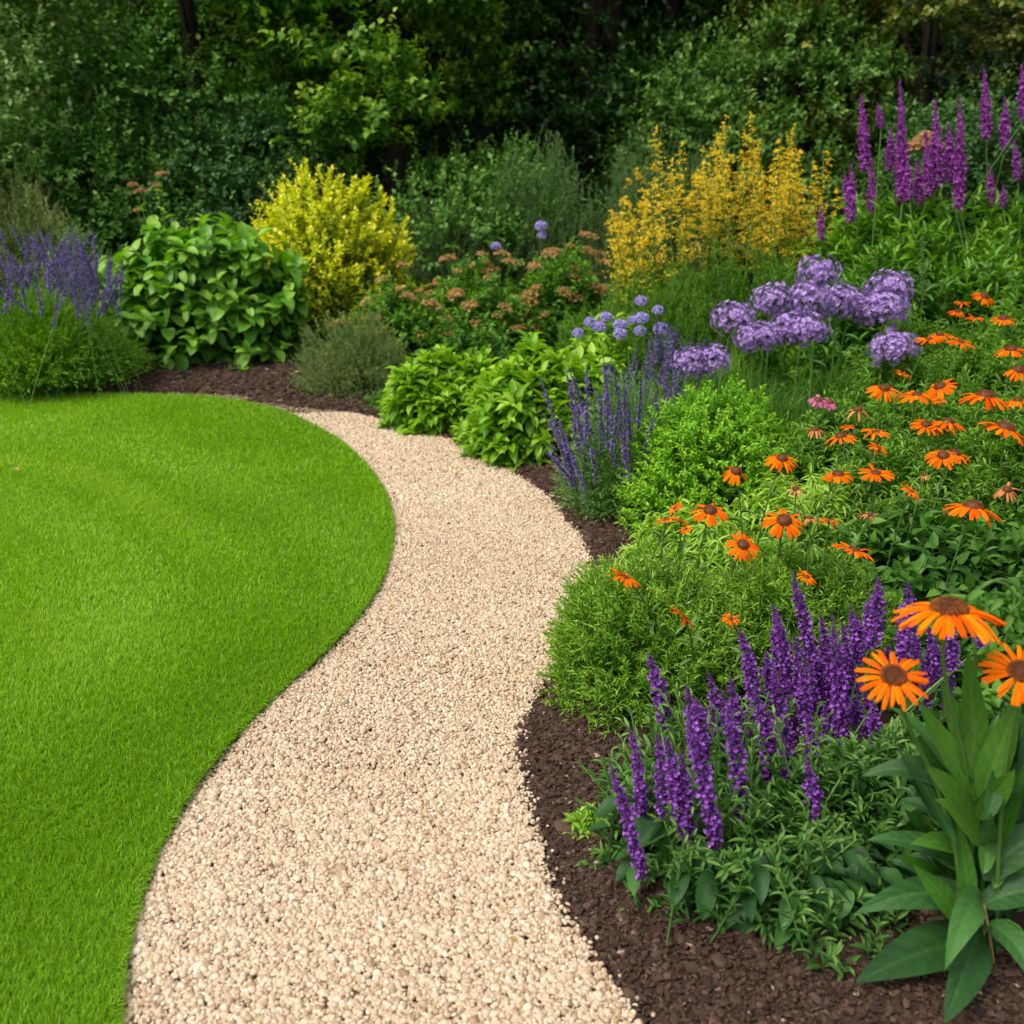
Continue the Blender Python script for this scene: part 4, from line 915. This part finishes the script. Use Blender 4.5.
# ------------------------------------------------------------------ salvia clump in front
def Z6(x, y): return (520+x/2.032, 540+y/2.032)
sc0 = (.47, 1.80)
salvia = plant('salvia_plant', sc0, 'violet salvia clump with upright flower spikes beside the front coneflower', 'plant')
sm = [spike_mesh('flower_spike', [M['violet'], M['stem']], .16*s, .0182, int(19*s), 10, fl=.0108, fw=.0092, top=.35, bend=.03, loose=.22, gapy=.45, stemr=.0022, el=20) for s in (.7, .85, 1, 1.15, 1.3, 1.6)]
sl = [.16*s for s in (.7, .85, 1, 1.15, 1.3, 1.6)]
SV = [(x, y, x+rng.uniform(2, 14), y+rng.uniform(110, 200), Y) for x, y, Y in ((465, 205, 2.05), (530, 180, 2.15), (610, 150, 2.2), (600, 200, 2.15), (625, 210, 2.1), (670, 215, 2.1), (650, 240, 2.0), (560, 190, 2.1), (500, 330, 1.85), (430, 275, 1.9), (360, 320, 1.78), (620, 330, 1.95), (540, 400, 1.8), (700, 300, 2.0), (770, 140, 2.15), (750, 210, 2.1), (830, 170, 2.15), (815, 240, 2.1), (860, 210, 2.1), (675, 130, 2.2), (240, 420, 1.72), (330, 430, 1.66), (520, 250, 2.0), (590, 250, 2.05))] + [(185, 445, 250, 688, 1.60), (222, 380, 250, 530, 1.78), (262, 225, 300, 385, 1.95), (278, 392, 290, 560, 1.68), (298, 395, 330, 590, 1.66), (340, 290, 362, 470, 1.80), (345, 345, 400, 625, 1.62), (385, 265, 410, 420, 1.98), (412, 300, 425, 480, 1.92), (425, 325, 455, 575, 1.70), (445, 180, 480, 330, 2.0), (478, 290, 505, 475, 1.85), (497, 225, 512, 350, 2.1), (525, 135, 545, 330, 2.12), (556, 60, 600, 285, 2.1), (515, 130, 525, 260, 2.18), (580, 350, 600, 500, 1.8), (585, 440, 603, 615, 1.7), (640, 150, 650, 455, 1.95), (570, 250, 580, 400, 2.0), (545, 280, 556, 430, 2.05), (725, 75, 720, 215, 2.05), (790, 80, 783, 245, 2.0), (685, 150, 690, 250, 2.1), (682, 310, 685, 440, 2.0), (715, 325, 720, 452, 1.92), (752, 385, 760, 430, 1.95), (875, 175, 880, 262, 2.0), (935, 165, 935, 215, 2.1), (710, 120, 712, 220, 2.15), (655, 165, 660, 300, 2.08), (620, 260, 625, 370, 2.12), (535, 345, 548, 470, 1.9), (470, 350, 485, 480, 1.95), (370, 340, 380, 430, 2.0), (1018, 425, 1020, 460, 1.75), (845, 200, 850, 300, 2.1), (590, 300, 595, 380, 2.15), (800, 190, 805, 240, 2.15)]
bases = []
for x0, y0, x1, y1, Y in SV:
    b = P(*Z6(x0, y0), Y); a = P(*Z6(x1, y1), Y); L = np.linalg.norm(b-a); bases.append(a)
    k = int(np.argmin(np.abs(np.array(sl)-L))); s = L/sl[k]
    o = put(sm[k], 'flower_spike', salvia, a, b-a, (rng.uniform(.85, 1.12),)*2+(s,))
bases = np.array(bases)
st = from_centre(sc0, .22, bases, .5, 7, .012, True)
ft, d = dome(sc0, .34, .32, .36, 170, .25, .08, .15); s2 = from_centre(sc0, .22, ft, .5, 7, .01, True)
MB().add(tubes(st, .0026, 5, rng.random(len(st)))).add(tubes(s2, .0022, 4, rng.random(len(s2)))).build('stems', M['stem'], salvia)
f = MB().add(leaves_on(st, 16, .15, .92, T_LAN, .045, .009, 45, 25, .4, .45, .95, .15, .45, opp=True))
f.add(leaves_on(s2, 16, .3, 1, T_LAN, .045, .011, 55, 25, .45, .2, .85, .2, .45, opp=True))
sh = bush_shoots((.52, 1.76), .35, .32, .22, 430, .11, .0, .14, .2, .7)
f.add(leaves_on(sh, 12, .1, 1, T_LAN, .045, .011, 55, 20, .5, .1, .8, .2, .4))
f.build('foliage', M['salvia_leaf'], salvia)
# larger dark leaves hanging round the foot of the clump
T_BIGS = leaf_t(7, 5, .35, .55, .16, .85, .03)
n = 150; az = rng.uniform(PI*.95, PI*2.1, n); rr = rng.uniform(.6, 1.15, n)
pos = np.stack([.52+.26*rr*np.cos(az), 1.76+.22*rr*np.sin(az), rng.uniform(.05, .17, n)], 1)
dv = np.stack([np.cos(az), np.sin(az), rng.uniform(-.35, .6, n)], 1)+rng.normal(0, .4, (n, 3))
MB().add(scatter(T_BIGS, pos, dv, np.tile([0, 0, 1.], (n, 1))+rng.normal(0, .2, (n, 3)), rng.uniform(.05, .085, n), rng.uniform(.028, .044, n), rng.random(n)*.9)).build('lower_leaves', M['bigleaf'], salvia)
bush('green_tuft', (.17, 1.86), .05, .04, .06, 'small pale green tuft at the left foot of the salvia clump', 'pale', 50, .05, 8, T_LAN, .03, .010)
# taller mid-green leafy growth between the salvia and the front coneflower
bush('leafy_green_plant', (.78, 1.78), .24, .20, .28, 'leafy green plant filling the gap between salvia and front coneflower', 'salvia_leaf', 380, .14, 13, T_LAN, .050, .011, up=.75, a0=50, a1=20, r0=.1, r1=.8, lump=.14)

# ------------------------------------------------------------------ the large coneflower plant in front
cc = (.865, 1.47)
big = plant('large_coneflower_plant', cc, 'large coneflower plant with three big orange blooms and long dark leaves in the front corner', 'plant')
def big_leaf(root, tip, width, arch=.05, normal=(0, -.3, 1), mat='bigleaf', name='leaf', fold=.22, rnd=.5, sag=.0, wave=.03, tw=0.):
    root = np.array(root, float); tip = np.array(tip, float); R, Cn = 40, 11; V = []; F = []
    y = nrm(tip-root); L = np.linalg.norm(tip-root); N0 = np.array(normal, float); 
    ph = rng.random()*6
    for i in range(R+1):
        t = i/R; cen = root+(tip-root)*t+np.array([0, 0, 1.])*(arch*4*t*(1-t)) + np.array([0, 0, -sag])*t*t
        tan = nrm((tip-root)+np.array([0, 0, 1.])*arch*4*(1-2*t)); x = nrm(np.cross(tan, N0)); z = np.cross(x, tan)
        a = tw*t; x, z = x*math.cos(a)+z*math.sin(a), z*math.cos(a)-x*math.sin(a)
        w = width*.5*(math.sin(PI*min(1, t**.72))**.85*.95+.06*(1-t)) if t < 1 else 0
        for c in range(Cn):
            s = 2*c/(Cn-1)-1
            V.append(cen+x*s*w+z*(fold*abs(s)**1.4*w + wave*width*math.sin(t*11+ph+s)*abs(s) - .07*w*(abs(s) < .01) + .018*w*math.sin(t*46-abs(s)*9)*min(1, abs(s)*3)))
    for i in range(R):
        for c in range(Cn-1): q = i*Cn+c; F.append((q, q+1, q+Cn+1, q+Cn))
    rv = np.array([rnd + (.30 if (k % Cn) == Cn//2 else 0) + (.22 if math.sin((k//Cn)/R*46-abs(2*(k % Cn)/(Cn-1)-1)*9) > .75 else 0) + rng.normal(0, .03) for k in range(len(V))])
    return MB().add((np.array(V), np.array(F), np.clip(rv, 0, 1))).build(name, M[mat], big)
def PX(px, py, Y): return P(px, py, Y)
LV = [  # root px, py, Y, tip px, py, Y, width, arch, normal, rnd
    (979, 905, 1.46, 855, 914, 1.42, .060, .035, (0, -.55, 1), .45), (972, 876, 1.47, 866, 841, 1.50, .050, .030, (0, -.5, 1), .45),
    (982, 940, 1.45, 855, 984, 1.36, .085, .020, (0, -.7, 1), .25), (981, 900, 1.45, 944, 972, 1.29, .055, .045, (-.2, -.9, .8), .8),
    (982, 930, 1.44, 945, 1024, 1.24, .075, .015, (.2, -.9, .8), .35), (978, 800, 1.48, 861, 776, 1.52, .055, .035, (0, -.5, 1), .25),
    (979, 812, 1.47, 1046, 775, 1.44, .055, .030, (0, -.5, 1), .10), (982, 905, 1.45, 1070, 905, 1.42, .060, .030, (0, -.5, 1), .35),
    (984, 880, 1.46, 1060, 830, 1.48, .060, .030, (-.3, -.8, 1), .5), (985, 925, 1.44, 1035, 985, 1.33, .060, .030, (.3, -.9, .8), .6),
    (980, 860, 1.50, 900, 800, 1.60, .050, .030, (0, -.5, 1), .3), (982, 930, 1.48, 905, 890, 1.62, .060, .030, (0, -.4, 1), .15),
    (983, 950, 1.47, 1050, 960, 1.55, .060, .02, (0, -.4, 1), .2), (980, 870, 1.5, 1030, 850, 1.65, .055, .03, (0, -.4, 1), .2),
    # upright leaves clasping the stems
    (977, 800, 1.47, 918, 700, 1.46, .045, .0, (.6, -1, .3), .75), (978, 790, 1.48, 968, 650, 1.50, .050, .0, (.1, -1, .1), .55),
    (980, 800, 1.46, 1022, 690, 1.45, .050, .0, (-.6, -1, .3), .6), (981, 810, 1.48, 1005, 715, 1.52, .045, .0, (-.2, -1, .2), .7),
    (977, 780, 1.47, 940, 680, 1.50, .045, .0, (.4, -1, .2), .6), (979, 830, 1.47, 925, 765, 1.42, .045, .01, (.4, -1, .6), .7),
    (980, 820, 1.46, 1015, 770, 1.40, .040, .01, (-.4, -1, .6), .65), (979, 845, 1.46, 935, 800, 1.40, .040, .015, (.3, -1, .8), .7),
    (979, 830, 1.52, 935, 730, 1.58, .07, .0, (.5, -1, .3), .35), (981, 830, 1.52, 1035, 730, 1.58, .07, .0, (-.5, -1, .3), .35),
    (980, 850, 1.52, 985, 720, 1.58, .07, .0, (0, -1, .2), .3), (980, 860, 1.50, 905, 770, 1.52, .06, .01, (.4, -1, .5), .4), (984, 870, 1.52, 1040, 790, 1.55, .06, .01, (-.4, -1, .5), .3),
    (980, 900, 1.52, 890, 860, 1.60, .06, .02, (0, -.7, 1), .15), (980, 920, 1.52, 1010, 830, 1.62, .07, .02, (0, -1, .4), .15), (975, 880, 1.52, 930, 830, 1.55, .05, .01, (.3, -1, .5), .5),
    (985, 940, 1.50, 1020, 930, 1.40, .06, .02, (.2, -.8, 1), .35), (978, 930, 1.50, 930, 925, 1.56, .06, .02, (0, -.8, 1), .1),
    (981, 790, 1.50, 1045, 700, 1.52, .05, .0, (-.5, -1, .3), .5), (975, 860, 1.50, 910, 845, 1.44, .045, .02, (0, -.6, 1), .6)]
for (a, b, Y1, c_, d_, Y2, w, ar, nm, rd) in LV:
    big_leaf(PX(a, b, Y1), PX(c_, d_, Y2), w, ar, nm, rnd=rd, tw=rng.normal(0, .15), mat='bigleaf' if rd < .55 or b > 870 else 'upright')\
        if 'upright' in M else big_leaf(PX(a, b, Y1), PX(c_, d_, Y2), w, ar, nm, rnd=rd, tw=rng.normal(0, .15))
base = np.array([cc[0], cc[1], 0.])
def stem_through(pts, r, mat='stem', name='stem', K=14):
    q = smooth(pts, 6); return MB().add(tubes(q[None], np.linspace(r, r*.75, len(q))[None], 8, .5)).build(name, M[mat], big)
FB = [(949, 610, 1.44, 50, (-.04, .10, 1), 36, .40, .034, .90), (893, 676, 1.40, 35, (-.06, -.42, 1), 30, .16, .034, .92), (1021, 672, 1.42, 36, (-.10, -.50, 1), 30, .14, .034, .92)]
stem_through([base+[-.02, .01, 0], PX(972, 860, 1.48), PX(966, 770, 1.47), PX(950, 700, 1.46), PX(943, 655, 1.45), PX(948, 616, 1.44)], .0042)
stem_through([base+[-.045, -.01, 0], PX(958, 870, 1.45), PX(938, 790, 1.44), PX(913, 735, 1.42), PX(899, 700, 1.405), PX(894, 680, 1.402)], .0040)
stem_through([base+[.03, -.01, 0], PX(998, 870, 1.45), PX(1004, 780, 1.44), PX(1012, 730, 1.43), PX(1019, 695, 1.425), PX(1021, 676, 1.423)], .0040)
stem_through([base+[.01, .03, 0], PX(985, 850, 1.51), PX(986, 770, 1.53), PX(978, 720, 1.54)], .0036)
for k in range(20):
    px = rng.uniform(925, 1030); py = rng.uniform(690, 860); a = P(px*.45+980*.55, py+rng.uniform(60, 110), rng.uniform(1.40, 1.60)); sgn = (px-978)/50
    b = P(px+sgn*rng.uniform(0, 45), py, rng.uniform(1.36, 1.62))
    big_leaf(a, b, rng.uniform(.026, .040), rng.uniform(0, .02), (-sgn*.5, -1, .35), rnd=rng.uniform(.15, .8), tw=rng.normal(0, .4), mat='upright' if k % 2 else 'bigleaf', sag=rng.uniform(0, .03))
stem_through([PX(978, 780, 1.49), PX(975, 650, 1.52), PX(976, 605, 1.54), PX(985, 584, 1.54), PX(1003, 583, 1.54), PX(1014, 596, 1.54), PX(1012, 615, 1.53), PX(1006, 640, 1.53)], .0028, name='withered_stem')
stem_through([PX(978, 590, 1.53), PX(1000, 579, 1.52), PX(1018, 588, 1.52), PX(1021, 600, 1.52), PX(1010, 612, 1.52)], .0022, name='withered_stem')
stem_through([PX(984, 905, 1.44), PX(992, 950, 1.43), PX(997, 1005, 1.43)], .0026, 'straw', 'dry_stem')
stem_through([PX(981, 900, 1.45), PX(985, 940, 1.44), PX(986, 970, 1.44)], .0018, 'straw', 'dry_stem')
for a, b, c2, d2 in ((1003, 600, 990, 612), (1008, 606, 1019, 618), (968, 600, 985, 592), (960, 604, 940, 596), (1012, 615, 1004, 634)):
    big_leaf(PX(a, b, 1.53), PX(c2, d2, 1.52), .013, .004, (0, -.8, 1), 'mid', 'withered_leaf', rnd=.6)
for (px, py, Y, r, d, npet, droop, cr, _) in FB:
    tp = PX(px, py, Y); R = r/FPX*(Y*cP+(CAM_H-tp[2])*sP); d = nrm(np.array(d, float))
    cr = R*.335; body, br = cone_piece(cr, cr*.60, 320)
    hm = MB().add(body).add(br).mesh('flower_head', M['cone'])
    hd = put(hm, 'flower_head', big, tp, d, 1)
    Tp = petal_t(9, 9, droop, .045, .05)
    for i in range(npet):
        az = i/npet*6.283+rng.normal(0, .07); e = rng.normal(.06 if i % 2 else -.04, .09); dv = np.array([[math.cos(az)*math.cos(e), math.sin(az)*math.cos(e), math.sin(e)]])
        L = (R-cr*.7)*rng.uniform(.90, 1.1); W = R*rng.uniform(.12, .165)
        ps = np.array([[math.cos(az)*cr*.72, math.sin(az)*cr*.72, (-.002 if i % 2 else .0005)]])
        T2 = Tp[0].copy(); T2[:, 2] -= T2[:, 1]**2*rng.normal(0, .06); T2[:, 0] += T2[:, 1]**2*rng.normal(0, .12)
        pm = MB().add(scatter((T2, Tp[1]), ps, dv, np.array([[0, 0, 1.]])+rng.normal(0, .14, (1, 3)), L, W, np.clip(rng.normal(.5, .18), 0, 1))).mesh('petal', M['petal_front'])
        o = bpy.data.objects.new('petal', pm); COL.objects.link(o); o.parent = hd
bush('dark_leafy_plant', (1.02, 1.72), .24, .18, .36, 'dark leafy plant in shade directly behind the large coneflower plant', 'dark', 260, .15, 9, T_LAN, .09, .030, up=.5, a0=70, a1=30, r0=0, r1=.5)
# leaves low on the far right of the corner
bush('dark_leafy_plant', (1.22, 1.85), .26, .24, .42, 'dark leafy plant at the right edge behind the large coneflower plant', 'mid', 220, .15, 9, T_LAN, .09, .032, up=.5, a0=70, a1=30, r0=0, r1=.5)
q = sample(-.9, .9, 1.3, 4.5, 16, lambda p: inpoly(p, way_poly)); n = len(q)
tag(MB().add(scatter(T_OVA, np.column_stack([q, np.full(n, .016)]), np.column_stack([rng.normal(0, 1, (n, 2)), rng.normal(0, .1, n)]), rng.normal(0, .3, (n, 3))+[0, 0, 1], rng.uniform(.010, .022, n), rng.uniform(.005, .010, n), rng.random(n))).build('leaf_litter', M['straw']), 'tiny dry leaf fragments lying on the gravel path', 'litter', kind='stuff')
# fallen petal on the lawn
o = MB().add(scatter(leaf_t(3, 3, .4, .2, .3), np.array([list(G(13, 471, LAWN_Z+.018))]), np.array([[1., .3, .2]]), np.array([[0, 0, 1.]]), .035, .022, .8)).build('fallen_petal', M['peach'])
tag(o, 'single pale fallen petal lying on the lawn near its left edge', 'petal')
